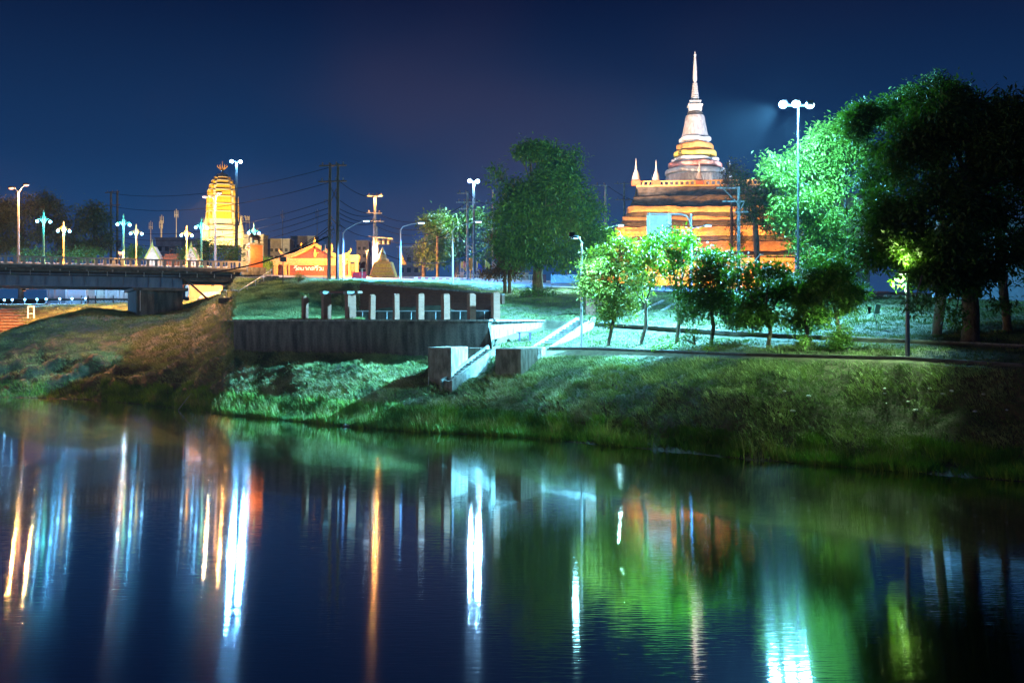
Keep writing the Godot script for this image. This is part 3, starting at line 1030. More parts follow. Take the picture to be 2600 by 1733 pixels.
func hedge(called: String, a: Vector3, b: Vector3, y0: float, h: float, w: float, n: int, colours: Array, label: String) -> void:
	var rng := RandomNumberGenerator.new()
	rng.seed = hash(label)
	var t := thing(called, label, "hedge", Vector3(a.x, y0, a.z))
	var d := b - a
	d.y = 0
	var k := Vector3.UP.cross(d.normalized())
	var mb := MB.new()
	for i in n:
		var f := rng.randf()
		var s := rng.randf_range(-0.5, 0.5)
		var yy := pow(rng.randf(), 0.6)
		if rng.randf() < 0.5:
			s = -0.5 if k.z < 0 else 0.5
			s *= rng.randf_range(0.85, 1.05)
		var p := Vector3(a.x, y0, a.z) + d * f + k * s * w + Vector3(0, yy * h * rng.randf_range(0.9, 1.07), 0)
		one_leaf(mb, p, rng, 0.16, colours)
	part(t, "foliage", mb, M.leaf)
	mb = MB.new()
	mb.beam(Vector3(a.x, y0 + h * 0.42, a.z), Vector3(b.x, y0 + h * 0.42, b.z), w * 0.7, h * 0.8)
	part(t, "woody_core", mb, M.hedge_core)

# ---------------------------------------------------------------- far side of the bridge, seen below it
func make_underbridge() -> void:
	# stepped bank in laterite blocks
	var t := thing("stepped_bank", "stepped reddish stone embankment beyond the bridge", "embankment", px(80, 850, 129))
	for k in 9:
		var mb := MB.new()
		var f := k / 9.0
		var d := lerpf(129, 141, f)
		var y0 := lerpf(852, 783, f)
		var y1 := lerpf(852, 783, (k + 0.92) / 9.0)
		var a := px(-90, y1, d)
		var b := px(222, y1, d + 4.0)
		b.y = a.y
		wall_between(mb, Vector3(a.x, 0, a.z - 0.7), Vector3(b.x, 0, b.z - 0.7), px(0, y0, d).y - 0.6, a.y, a.y, 1.45)
		part(t, "step", mb, M.laterite)
		mb = MB.new()
		mb.beam(a + Vector3(0, 0.03, 0.1), b + Vector3(0, 0.03, 0.1), 0.22, 0.08)
		part(t, "nosing", mb, M.concrete)
	var mb2 := MB.new()
	for x in [70, 85]:
		var p := px(x, 802, 130.5)
		mb2.rod(p - Vector3(0, 0.3, 0), p + Vector3(0, 1.3, 0), 0.1)
	mb2.rod(px(70, 779, 130.5), px(85, 779, 130.5), 0.07)
	mb2.rod(px(70, 796, 130.5), px(85, 796, 130.5), 0.07)
	single("step_gate", mb2, M.white, "white tubular frame standing on the stepped reddish bank", "railing", px(77, 807, 130.5))
	# promenade slab
	mb2 = MB.new()
	mb2.hexa([px(-100, 778, 142), px(350, 774, 146), px(350, 774, 166), px(-100, 778, 166), px(-100, 773, 142), px(350, 770, 146), px(350, 768, 166), px(-100, 771, 166)])
	structure("promenade", mb2, M.concrete)
	# buildings behind
	t = thing("riverside_hall", "pale riverside hall with tall wall bays under the bridge", "building", px(230, 770, 164))
	var bays := [[121, 167, M.grey_blue, "grey_bay"], [168, 218, M.pale_blue, "wall_bay"], [218, 243, M.pink_wall, "wall_bay"], [243, 269, M.cream, "wall_bay"], [269, 338, M.plaster, "wall_bay"]]
	for w in bays:
		var mb := MB.new()
		var a := px(w[0], 774, 163)
		var b := px(w[1], 774, 163)
		mb.box(Vector3((a.x + b.x) / 2, a.y + 2.7, -164), Vector3(b.x - a.x - 0.02, 5.6, 2))
		part(t, "wall_bay", mb, w[2])
	for x in [121, 137, 168, 218, 243, 269, 300]:
		var mb := MB.new()
		var a := px(x, 774, 162.8)
		mb.box(a + Vector3(0, 2.7, 0), Vector3(0.22, 5.6, 0.4))
		part(t, "pilaster", mb, M.grey_blue if x < 150 else M.white)
	var shut := MB.new()
	for k in 11:
		shut.box(px(263.5, 767 - k * 3.4, 162.9), Vector3(0.18, 0.1, 0.1))
	part(t, "louvre", shut, M.dark_metal)
	var rf := MB.new()
	rf.box(px(230, 690, 164) + Vector3(0, -0.2, 0), Vector3(14.5, 0.4, 4))
	part(t, "roof_edge", rf, M.grey_blue)
	# orange flank wall and paved slope at the abutment
	mb2 = MB.new()
	wall_between(mb2, px(482, 716, 141), px(601, 716, 137.5), 7.5, 12.3, 12.2, 0.4)
	single("abutment_wall", mb2, M.ochre, "ochre wall lit by sodium light under the bridge end", "wall", px(540, 765, 139))
	mb2 = MB.new()
	mb2.hexa([px(488, 790, 128), px(562, 776, 121.5), px(562, 770, 136), px(488, 775, 136), px(488, 776, 128), px(560, 768, 121.6), px(575, 738, 136), px(515, 741, 136)])
	single("paved_slope", mb2, M.concrete, "smooth pale paved slope below the ochre wall", "slope", px(530, 776, 126))
	# fence with scrolls on the promenade
	t = thing("promenade_fence", "black iron fence with scrolls beside the pier", "fence", px(270, 772, 145))
	var posts := [206, 223, 242, 287, 333]
	for x in posts:
		var mb := MB.new()
		var p := px(x, 772, 145)
		mb.box(p + Vector3(0, 0.55, 0), Vector3(0.16, 1.1, 0.16))
		mb.ball(p + Vector3(0, 1.17, 0), Vector3(0.1, 0.1, 0.1), Basis(), 8, 5)
		part(t, "post", mb, M.black)
	for y in [757.5, 767.5]:
		var mb := MB.new()
		mb.rod(px(206, y, 145), px(333, y, 145), 0.03, -1, 6)
		part(t, "rail", mb, M.black)
	for k in 14:
		var mb := MB.new()
		var o := px(228 + k * 7.6, 762.5, 145)
		var ring := []
		var rr := []
		for i in 13:
			ring.append(o + Vector3(cos(TAU * i / 12), sin(TAU * i / 12), 0) * 0.2)
			rr.append(0.018)
		mb.tube(ring, rr, 5, false)
		part(t, "scroll", mb, M.black)
# ---------------------------------------------------------------- the great stupa
func make_chedi() -> void:
	var cx := 1765.0
	var cd := 175.0
	var c := px(cx, 0, cd)
	c.y = 10.8
	var turn := -0.10
	var b := Basis(Vector3.UP, turn)
	var t := thing("great_stupa", "huge floodlit brick stupa with cloth-wrapped rings and tall spire", "stupa", c)
	# half width, riser from, riser to, next tier's foot
	var tiers := [[18.5, 10.5, 16.7, 15.5, 17.97], [15.5, 17.97, 19.54, 14.0, 20.6], [14.0, 20.6, 22.1, 12.7, 23.35], [12.7, 23.35, 23.85, 12.0, 24.7], [12.0, 24.7, 25.6, 11.0, 26.0], [11.0, 26.0, 27.5, 10.3, 27.7], [10.3, 27.7, 29.2, 10.3, 29.2]]
	var lump2 := FastNoiseLite.new()
	lump2.seed = 77
	lump2.frequency = 0.35
	var wob := func(p: Vector3, k: float) -> Vector3:
		return p + Vector3(lump2.get_noise_3d(p.x, p.y, p.z), lump2.get_noise_3d(p.y, p.z, p.x + 30) * 0.8, lump2.get_noise_3d(p.z, p.x + 60, p.y)) * k
	for i in tiers.size():
		var q: Array = tiers[i]
		var riser := MB.new()
		var ledge := MB.new()
		var n := 22
		for f in 4:
			var fb := b * Basis(Vector3.UP, f * PI / 2)
			for k in n:
				var x0: float = lerpf(-q[0], q[0], float(k) / n)
				var x1: float = lerpf(-q[0], q[0], (k + 1.0) / n)
				var y0: Vector3 = Vector3(c.x, 0, c.z)
				var p := []
				for s in [[x0, q[1]], [x1, q[1]], [x1, (q[1] + q[2]) / 2], [x0, (q[1] + q[2]) / 2], [x0, q[2]], [x1, q[2]]]:
					p.append(wob.call(y0 + fb * Vector3(s[0], s[1], q[0]), 0.45))
				var o: Vector3 = y0 + Vector3(0, q[1], 0)
				riser.quado(p[0], p[1], p[2], p[3], o)
				riser.quado(p[3], p[2], p[5], p[4], o)
				if i < tiers.size() - 1:
					var r: float = q[3] / q[0]
					var e := []
					for s in [x0, x1]:
						e.append(wob.call(y0 + fb * Vector3(s * r, q[4], q[3]), 0.45))
					ledge.quado(p[4], p[5], e[1], e[0], o - Vector3(0, 8, 0))
		var rm: Material = M.mossy if i >= 5 else M.chedi_brick
		part(t, "brick_riser", riser, rm)
		if i < tiers.size() - 1:
			part(t, "mossy_ledge", ledge, M.mossy)
	# platform with balustrade
	var mb := MB.new()
	mb.box(Vector3(c.x, 29.28, c.z), Vector3(20.9, 0.2, 20.9), b)
	part(t, "platform", mb, M.ochre_plaster)
	var post := MB.new()
	post.box(Vector3.ZERO, Vector3(0.28, 0.6, 0.28), b)
	var pmesh := post.mesh()
	for k in 25:
		piece(t, "baluster", pmesh, M.ochre_plaster, Vector3(c.x, 29.68, c.z) + b * Vector3(-10.2 + k * 0.85, 0, 10.25))
	mb = MB.new()
	mb.box(Vector3(c.x, 30.05, c.z) + b * Vector3(0, 0, 10.25), Vector3(20.8, 0.14, 0.36), b)
	part(t, "balustrade_rail", mb, M.ochre_plaster)
	# body
	var yy := func(y): return EYE + (HZ - y) * cd / F
	var at := Vector3(c.x, 0, c.z)
	mb = MB.new()
	mb.lathe(at, [[5.3, 29.38], [5.3, yy.call(447)], [0, yy.call(447)]], 8, Basis(), 0.5)
	part(t, "drum", mb, M.old_plaster)
	var rings := [[447, 430, 5.2, M.plaster], [430, 414, 4.65, M.red_cloth], [413, 402, 4.12, M.white_cloth], [401, 385, 3.68, M.yellow_cloth], [384, 365, 3.2, M.orange_cloth], [363, 348, 2.75, M.white_cloth]]
	for r in rings:
		mb = MB.new()
		var y0: float = yy.call(r[0])
		var y1: float = yy.call(r[1])
		var h := y1 - y0
		var sag := MB.new()
		mb.lathe(at, [[r[2] - 1.0, y0 - 0.05], [r[2] - 0.9, y0 + h * 0.16], [r[2] - 0.08, y0 + h * 0.22], [r[2] + 0.06, y0 + h * 0.36], [r[2] + 0.04, y0 + h * 0.72], [r[2] - 0.1, y0 + h * 0.88], [r[2] - 0.6, y1 + 0.02], [0, y1 + 0.02]], 40)
		for k in mb.v.size():
			var p := mb.v[k]
			var a := atan2(p.z - c.z, p.x - c.x)
			var wv := sin(a * 3.0 + r[2] * 5.0) * 0.12 + sin(a * 7.0 + r[2]) * 0.05
			mb.v[k] = p + Vector3(0, wv, 0)
		part(t, "cloth_ring" if r[3] != M.plaster else "plaster_ring", mb, r[3])
	mb = MB.new()
	mb.lathe(at, [[2.45, yy.call(349)], [2.3, yy.call(344)], [2.12, yy.call(335)], [1.86, yy.call(315)], [1.7, yy.call(300)], [1.58, yy.call(294)], [1.25, yy.call(291)], [0, yy.call(290.5)]], 36)
	part(t, "bell", mb, M.old_plaster)
	mb = MB.new()
	mb.lathe(at, [[1.3, yy.call(292)], [1.35, yy.call(286)], [1.1, yy.call(285)], [1.1, yy.call(283)]], 24)
	part(t, "neck", mb, M.mossy)
	mb = MB.new()
	mb.box(Vector3(c.x, (yy.call(283) + yy.call(270)) / 2, c.z), Vector3(2.2, yy.call(270) - yy.call(283), 2.2), b)
	mb.box(Vector3(c.x, (yy.call(270) + yy.call(267)) / 2, c.z), Vector3(2.55, yy.call(267) - yy.call(270), 2.55), b)
	mb.box(Vector3(c.x, (yy.call(267) + yy.call(260)) / 2, c.z), Vector3(1.5, yy.call(260) - yy.call(267), 1.5), b)
	mb.box(Vector3(c.x, (yy.call(260) + yy.call(257)) / 2, c.z), Vector3(2.0, yy.call(257) - yy.call(260), 2.0), b)
	part(t, "square_throne", mb, M.plaster)
	for k in 10:
		mb = MB.new()
		var y: float = yy.call(253.5 - k * 4.6)
		var r := lerpf(0.72, 0.42, k / 9.0)
		mb.lathe(at, [[r * 0.45, y - 0.09], [r, y - 0.07], [r, y + 0.06], [r * 0.45, y + 0.09]], 20)
		part(t, "spire_ring", mb, M.plaster)
	mb = MB.new()
	mb.lathe(at, [[0.36, yy.call(256)], [0.22, yy.call(208)], [0.36, yy.call(203)], [0.34, yy.call(180)], [0.3, yy.call(177)], [0.32, yy.call(175)], [0.16, yy.call(143)], [0.22, yy.call(140)], [0.2, yy.call(137)], [0.05, yy.call(135)], [0.09, yy.call(132.5)], [0.0, yy.call(129)]], 20)
	part(t, "spire", mb, M.plaster)
	# floodlights lying on the ledges
	for q in [[18.9, 10.9, 21.0, 16.0, 9.0], [17.3, 16.75, 15.2, 19.4, 1.5], [15.05, 19.75, 13.8, 22.0, 1.3], [13.65, 22.3, 12.5, 24.0, 0.7], [12.55, 23.9, 11.8, 25.8, 0.7]]:
		var fw: float = q[0] * 1.8
		var p := Vector3(c.x, q[1], c.z) + b * Vector3(0, 0.3, q[0] + 0.55)
		if q[0] > 18.5:
			p = Vector3(c.x, 11.6, c.z) + b * Vector3(0, 0, 23.5)
			fw = 30.0
		var to := Vector3(c.x, q[3] - 0.5, c.z) + b * Vector3(0, 0, q[2] if q[0] < 18.5 else 18.5)
		var fx := MB.new()
		fx.box(p - Vector3(0, 0.12, 0), Vector3(fw, 0.1, 0.2), b)
		part(t, "floodlight_strip", fx, M.dark_metal)
		area(t, p, to, Color(1.0, 0.68, 0.33), FL.chedi * q[4], fw, 0.25)
	for q in [[-8.6, Color(1.0, 0.72, 0.5), 1.0], [8.6, Color(0.72, 0.86, 1.0), 1.35], [1.0, Color(1.0, 0.85, 0.72), 0.5]]:
		var p := Vector3(c.x, 29.9, c.z) + b * Vector3(q[0], 0, 9.2)
		var fx := MB.new()
		fx.box(p + Vector3(0, -0.25, 0.2), Vector3(0.5, 0.35, 0.3), b)
		part(t, "floodlight", fx, M.dark_metal)
		spot(t, p + Vector3(0, 0.15, 0), Vector3(c.x, 36.5, c.z), q[1], FL.spire * q[2], 44, 0.2)
	# floodlights on posts in the temple yard, aimed at bell and spire
	for q in [[-24.0, Color(1.0, 0.84, 0.72), 1.0], [26.0, Color(0.86, 0.9, 1.0), 1.0]]:
		var p := Vector3(c.x + q[0], 17.5, c.z + 30.0)
		var fx := MB.new()
		fx.box(p + Vector3(0, -0.25, 0.2), Vector3(0.6, 0.45, 0.3), b)
		fx.rod(Vector3(p.x, 10.4, p.z), p - Vector3(0, 0.4, 0), 0.1)
		part(t, "floodlight", fx, M.dark_metal)
		spot(t, p + Vector3(0, 0.15, -0.2), Vector3(c.x, 44.0, c.z), q[1], FL.spire_far * q[2], 15, 0.3, 0.5)
	# little stupas on the platform
	var small := [[1615, 165.5, 1.0, "small orange-lit stupa at the left corner of the high platform"], [1666, 166.0, 0.95, "small stupa second from the left at the front of the high platform"], [1655, 184.0, 0.98, "small pale stupa behind, seen left of the cloth rings"], [1776, 165.2, 0.85, "small orange stupa in front of the cloth-wrapped rings"], [1842, 184.0, 1.0, "small bluish stupa seen right of the cloth rings"], [1853, 166.5, 0.95, "small stupa at the right corner of the high platform"]]
	for s in small:
		var p := px(s[0], 0, s[1])
		p.y = 29.38
		var k: float = s[2]
		var o := thing("small_stupa", s[3], "stupa", p, "small stupas round the great one")
		mb = MB.new()
		mb.box(p + Vector3(0, 0.35, 0), Vector3(1.5, 0.7, 1.5) * k, b)
		mb.box(p + Vector3(0, 0.78, 0), Vector3(1.2, 0.2, 1.2) * k, b)
		part(o, "base", mb, M.terracotta)
		mb = MB.new()
		mb.lathe(p, [[0.72 * k, 0.88], [0.66 * k, 1.1], [0.56 * k, 1.5 * k], [0.4 * k, 2.1 * k], [0.26 * k, 2.5 * k], [0, 2.55 * k]], 20)
		part(o, "bell", mb, M.old_plaster)
		mb = MB.new()
		for i in 6:
			var y := 2.55 * k + i * 0.17
			mb.lathe(p, [[0.13 - i * 0.012, y], [0.2 - i * 0.02, y + 0.04], [0.2 - i * 0.02, y + 0.1], [0.12 - i * 0.012, y + 0.15]], 12)
		mb.lathe(p, [[0.09, 3.5 * k], [0.07, 3.9 * k], [0.02, 4.5 * k], [0, 4.6 * k]], 12)
		part(o, "spire", mb, M.plaster)

# ---------------------------------------------------------------- the corn-cob tower
func make_prang() -> void:
	var cd := 395.0
	var c := px(564, 0, cd)
	c.y = 10.6
	var t := thing("golden_prang", "golden corn-cob shaped temple tower glowing above the bridge", "temple tower", c)
	var yy := func(y): return EYE + (HZ - y) * cd / F
	var b := Basis(Vector3.UP, 0.35)
	var red := func(mb: MB, hw: float, y0: float, y1: float, hw1 := -1.0):
		# a plan with stepped corners
		if hw1 < 0:
			hw1 = hw
		for s in [[1.0, 0.52], [0.86, 0.76], [0.52, 1.0]]:
			var p := []
			for lev in [[hw, y0], [hw1, y1]]:
				for q in [[-1, -1], [1, -1], [1, 1], [-1, 1]]:
					p.append(Vector3(c.x, lev[1], c.z) + b * Vector3(q[0] * s[0] * lev[0], 0, q[1] * s[1] * lev[0]))
			mb.hexa(p)
	var mb := MB.new()
	for s in [[7.6, 625, 607], [6.9, 607, 590], [6.4, 590, 578]]:
		red.call(mb, s[0], yy.call(s[1]), yy.call(s[2]) - 0.01)
	red.call(mb, 7.0, yy.call(578), yy.call(575))
	red.call(mb, 7.2, yy.call(592), yy.call(589))
	part(t, "base", mb, M.cream)
	mb = MB.new()
	red.call(mb, 6.0, yy.call(575), yy.call(558))
	part(t, "cella", mb, M.cream)
	var lv := [[558, 537, 5.85], [537, 518, 5.75], [518, 499, 5.6], [499, 482, 5.3], [482, 469, 4.7], [469, 458, 3.85], [458, 449, 2.9], [449, 443, 1.9]]
	for l in lv:
		mb = MB.new()
		var y0: float = yy.call(l[0])
		var y1: float = yy.call(l[1])
		red.call(mb, l[2], y0, y1 - 0.55)
		part(t, "storey", mb, M.gold_paint)
		mb = MB.new()
		red.call(mb, l[2] + 0.34, y1 - 0.5, y1 - 0.25)
		red.call(mb, l[2] + 0.1, y1 - 0.2, y1)
		part(t, "cornice", mb, M.cream)
		if l[2] > 2.5:
			# upright leaf-shaped stones along the cornice, and niches
			mb = MB.new()
			var h := (y1 - y0) * 0.62
			for f in 4:
				var fb := b * Basis(Vector3.UP, f * PI / 2)
				for k in 9:
					var x: float = lerpf(-l[2] * 0.86, l[2] * 0.86, k / 8.0)
					var z: float = l[2] * (1.0 if absf(x) <= l[2] * 0.52 else 0.78) + 0.12
					var o := Vector3(c.x, y0 + 0.15, c.z) + fb * Vector3(x, 0, z)
					mb.plate(o, [Vector2(-0.28, 0), Vector2(0.28, 0), Vector2(0.36, h * 0.6), Vector2(0, h * 1.15), Vector2(-0.36, h * 0.6)], 0.5, fb)
			part(t, "antefix_row", mb, M.gold_paint)
			mb = MB.new()
			for f in 4:
				var fb := b * Basis(Vector3.UP, f * PI / 2)
				for s in [-1, 1]:
					mb.box(Vector3(c.x, (y0 + y1 - 0.6) / 2, c.z) + fb * Vector3(s * l[2] * 0.62, 0, l[2] * 0.86 + 0.1), Vector3(0.85, y1 - y0 - 0.7, 0.7), fb)
			part(t, "pilaster_set", mb, M.cream)
	mb = MB.new()
	mb.lathe(Vector3(c.x, 0, c.z), [[1.9, yy.call(443)], [1.0, yy.call(440.5)], [0.35, yy.call(438)], [0.3, yy.call(434)]], 16)
	part(t, "crown", mb, M.gold)
	mb = MB.new()
	for k in 5:
		var a := lerpf(-1.0, 1.0, k / 4.0)
		var q := Vector3(c.x, yy.call(435), c.z)
		mb.tube([q, q + Vector3(a * 0.9, 1.0, 0), q + Vector3(a * 2.0, 2.0, 0), q + Vector3(a * 1.7, 3.2 - absf(a) * 0.4, 0)], [0.2, 0.2, 0.17, 0.02], 6)
	mb.rod(Vector3(c.x, yy.call(436), c.z), Vector3(c.x, yy.call(409), c.z), 0.22, 0.03)
	part(t, "trident_finial", mb, M.gold)
	# corner spires of the base
	for s in [[-1, 1], [1, 1], [1, -1], [-1, -1]]:
		mb = MB.new()
		var p := Vector3(c.x, yy.call(608), c.z) + b * Vector3(s[0] * 6.6, 0, s[1] * 6.6)
		mb.lathe(p, [[1.3, 0], [1.2, 3.0], [0.9, 4.5], [0.55, 6.0], [0.2, 7.5], [0, 9.5]], 10)
		part(t, "corner_spire", mb, M.cream)
	for q in [[-16, Color(1.0, 0.76, 0.38), 1.0], [14, Color(1.0, 0.78, 0.4), 1.0], [0, Color(1.0, 0.9, 0.66), 0.7]]:
		var p := Vector3(c.x + q[0] * 1.6, 13.2, c.z + 46)
		var fx := MB.new()
		fx.box(p, Vector3(0.8, 0.6, 0.4))
		fx.rod(p, Vector3(p.x, 10.2, p.z), 0.08)
		part(t, "floodlight", fx, M.dark_metal)
		spot(t, p + Vector3(0, 0.5, -0.4), Vector3(c.x, 44, c.z), q[1], FL.prang * q[2], 30, 0.4)

# ---------------------------------------------------------------- temple gate
func make_gate() -> void:
	var d := 145.0
	var g := func(x, y): return px(x, y, d)
	var base: Vector3 = g.call(798, 702)
	var t := thing("temple_gate", "orange-lit temple gate with curved gable roof and white lettering", "gate", base)
	var slab := func(x0, x1, y0, y1, z0, dep, m, called, parent = null):
		var mb := MB.new()
		var a: Vector3 = g.call(x0, y1)
		var e: Vector3 = g.call(x1, y0)
		mb.box(Vector3((a.x + e.x) / 2, (a.y + e.y) / 2, -d + z0), Vector3(e.x - a.x, e.y - a.y, dep))
		return part(parent if parent else t, called, mb, m)
	slab.call(690, 906, 668, 704, -0.6, 0.7, M.maroon, "wall")
	slab.call(686, 884, 656, 662, -0.2, 1.5, M.ochre_plaster, "beam")
	slab.call(690, 880, 662.3, 666, -0.2, 1.2, M.gold, "beam")
	slab.call(694, 878, 666.2, 671, -0.25, 1.0, M.ochre_plaster, "beam")
	for x in [700, 723, 867]:
		slab.call(x - 4.5, x + 4.5, 671.2, 704, 0.0, 0.6, M.ochre_plaster, "column")
		slab.call(x - 6, x + 6, 671.1, 674, 0.02, 0.7, M.gold, "capital")
		slab.call(x - 6.5, x + 6.5, 698, 704, 0.03, 0.75, M.gold, "column_base")
	# sign panel with frame
	slab.call(735, 858, 673, 704, -0.1, 0.12, M.maroon, "sign_panel")
	slab.call(732, 861, 670, 673, -0.05, 0.25, M.gold, "sign_frame")
	slab.call(732, 735, 673.1, 704, -0.05, 0.25, M.gold, "sign_frame")
	slab.call(858, 861, 673.1, 704, -0.05, 0.25, M.gold, "sign_frame")
	# white lettering, stroke by stroke
	var glyphs := [
		[[[0, .6], [.1, .8], [.4, .9], [.5, .6], [.5, 0], [.3, 0]], [[.1, 1.25], [.3, 1.15], [.5, 1.35], [.6, 1.2]]],
		[[[.1, 0], [0, .5], [.2, .9], [.5, .8], [.5, 0]], [[.2, .4], [.2, 0]]],
		[[[0, .9], [.1, 0], [.3, .1], [.5, 0], [.5, .9]]],
		[[[.1, .8], [.35, .9], [.4, .6], [.4, 0]]],
		[[[.05, 0], [0, .6], [.25, .95], [.5, .6], [.5, 0]]],
		[[[0, .1], [.2, 0], [.25, .5], [0, .7], [.25, .95], [.5, .8], [.5, 0]]],
		[[[0, .6], [.1, .8], [.4, .9], [.5, .6], [.5, 0], [.3, 0]], [[.0, 1.25], [.25, 1.15], [.5, 1.35], [.65, 1.2]], [[.55, 1.5], [.6, 1.35]]],
		[[[.1, .8], [.4, .9], [.5, .6], [.5, 0], [.2, 0]]],
		[[[0, .9], [0, 0], [.4, 0], [.4, .95]]],
	]
	var gx := 746.0
	for gl in glyphs:
		var mb := MB.new()
		for stroke in gl:
			var pts := []
			var rr := []
			for s in stroke:
				var p := px(gx + s[0] * 13.0, 685.5 - s[1] * 8.0, d)
				pts.append(Vector3(p.x, p.y, -d + 0.02))
				rr.append(0.07)
			mb.tube(pts, rr, 5)
		part(t, "sign_letter", mb, M.white)
		gx += 8.8
	# curved gable
	var outer := [[712, 651], [716, 644], [733, 646], [752, 641], [775, 630], [798, 615], [822, 628], [845, 641], [866, 648], [882, 642], [886, 649]]
	var rim := func(off0, off1, dep, z0, m, called):
		var mb := MB.new()
		var pts := []
		for o in outer:
			pts.append(Vector2(g.call(o[0], o[1] + off0).x, g.call(o[0], o[1] + off0).y))
		for i in outer.size():
			var o: Array = outer[outer.size() - 1 - i]
			pts.append(Vector2(g.call(o[0], o[1] + off1).x, g.call(o[0], o[1] + off1).y))
		for i in outer.size() - 1:
			mb.plate(Vector3(0, 0, -d + z0), [pts[i], pts[i + 1], pts[pts.size() - 2 - i], pts[pts.size() - 1 - i]], dep)
		part(t, called, mb, m)
	rim.call(0, 6, 1.8, -0.2, M.roof_tile, "roof")
	rim.call(6.2, 9.5, 1.1, 0.0, M.gold, "barge_board")
	var mb := MB.new()
	mb.plate(Vector3(0, 0, -d - 0.3), [Vector2(g.call(736, 656).x, g.call(0, 656).y), Vector2(g.call(862, 656).x, g.call(0, 656).y), Vector2(g.call(838, 647).x, g.call(0, 647).y), Vector2(g.call(798, 625).x, g.call(0, 625).y), Vector2(g.call(758, 647).x, g.call(0, 647).y)], 0.3)
	part(t, "pediment", mb, M.maroon)
	mb = MB.new()
	var em: Vector3 = g.call(799, 645)
	mb.ball(Vector3(em.x, em.y, -d - 0.05), Vector3(0.28, 0.45, 0.12))
	mb.ball(Vector3(em.x, em.y + 0.5, -d - 0.05), Vector3(0.15, 0.22, 0.1))
	mb.beam(Vector3(em.x, em.y + 0.1, -d), Vector3(em.x + 0.55, em.y + 0.2, -d), 0.08, 0.1)
	part(t, "emblem", mb, M.gold)
	for x in [[716, 1], [882, -1], [798, 0]]:
		mb = MB.new()
		var p: Vector3 = g.call(x[0], 646 if x[1] else 616)
		mb.tube([p, p + Vector3(-0.25 * x[1], 0.35, 0), p + Vector3(-0.5 * x[1], 0.6, 0), p + Vector3(-0.45 * x[1], 0.95, 0)], [0.2, 0.17, 0.1, 0.02], 6)
		part(t, "roof_finial", mb, M.gold)
	# right wing
	slab.call(881, 912, 648, 656, -0.3, 1.4, M.gold, "wing_cornice")
	slab.call(883, 910, 656.2, 664, -0.3, 1.1, M.ochre_plaster, "wing_cornice")
	slab.call(884, 888, 664.2, 704, -0.1, 0.6, M.gold, "wing_column")
	slab.call(902, 909, 664.2, 704, -0.1, 0.6, M.gold, "wing_column")
	# small gilded posts on top
	for x in [764, 842]:
		mb = MB.new()
		var p: Vector3 = g.call(x, 637)
		mb.lathe(p, [[0.16, 0], [0.18, 0.5], [0.1, 0.6], [0.14, 0.8], [0.02, 1.25]], 10)
		part(t, "gilded_post", mb, M.gold)
	# floods at its foot
	for x in [712, 790, 868, 896]:
		mb = MB.new()
		var p := px(x, 706, 139.5)
		p.y = 11.6
		mb.box(p - Vector3(0, 0.1, 0), Vector3(0.5, 0.25, 0.3))
		part(t, "floodlight", mb, M.dark_metal)
		spot(t, p + Vector3(0, 0.15, -0.1), px(x, 645, 145), Color(1.0, 0.65, 0.3), FL.gate, 62, 0.2)
	# boundary wall of the temple, running on to the left
	mb = MB.new()
	wall_between(mb, px(664, 690, 146), px(686, 690, 146), 10.5, px(0, 676, 146).y, px(0, 676, 146).y, 0.4)
	single("temple_wall", mb, M.ochre_plaster, "short orange boundary wall left of the temple gate", "wall", px(675, 704, 146))
	# yellow shrine with sloping sides and little finial
	var q := px(970, 700, 134)
	t = thing("wayside_shrine", "yellow trapezoid shrine base with framed face and small finial", "shrine", q)
	mb = MB.new()
	var w := func(x0, y0, x1, y1, dep): return null
	var p0 := px(938, 702, 134)
	var p1 := px(1003, 702, 134)
	var p2 := px(948, 664, 134)
	var p3 := px(993, 664, 134)
	mb.hexa([p0, p1, p1 + Vector3(0, 0, -3), p0 + Vector3(0, 0, -3), p2 + Vector3(0, 0, -0.5), p3 + Vector3(0, 0, -0.5), p3 + Vector3(0, 0, -2.4), p2 + Vector3(0, 0, -2.4)])
	part(t, "sloping_base", mb, M.gold_paint)
	var fr := MB.new()
	var fo := Vector3(0, 0, 0.06)
	for e in [[[940, 699], [950, 667]], [[1001, 699], [991, 667]], [[950, 667], [991, 667]], [[940, 699], [1001, 699]], [[944, 689], [997, 689]], [[946, 680], [995, 680]]]:
		var za: float = -0.5 * (702 - e[0][1]) / 38.0
		var zb: float = -0.5 * (702 - e[1][1]) / 38.0
		fr.beam(px(e[0][0], e[0][1], 134) + Vector3(0, 0, za + 0.05), px(e[1][0], e[1][1], 134) + Vector3(0, 0, zb + 0.05), 0.18, 0.18)
	part(t, "frame_moulding", fr, M.gold)
	mb = MB.new()
	mb.lathe(px(971, 664, 135.4), [[0.9, 0], [0.85, 0.3], [0.55, 0.5], [0.5, 0.9], [0.25, 1.4], [0.05, 1.95], [0, 2.0]], 8)
	part(t, "finial", mb, M.gold)
	for x in [950, 990]:
		mb = MB.new()
		var fp := px(x, 704, 129.5)
		fp.y = 11.5
		mb.box(fp - Vector3(0, 0.1, 0), Vector3(0.4, 0.25, 0.3))
		part(t, "floodlight", mb, M.dark_metal)
		spot(t, fp + Vector3(0, 0.15, -0.1), px(970, 672, 134), Color(1.0, 0.8, 0.42), FL.gate * 0.4, 50, 0.2)
	# gilded wedge beyond it
	mb = MB.new()
	var g0 := px(1023, 672, 152)
	mb.plate(g0, [Vector2(-0.45, 0), Vector2(0.55, 0), Vector2(-0.35, 2.2)], 1.2)
	single("gilded_gable", mb, M.gold, "small gilded gable end right of the yellow shrine", "gable", g0)
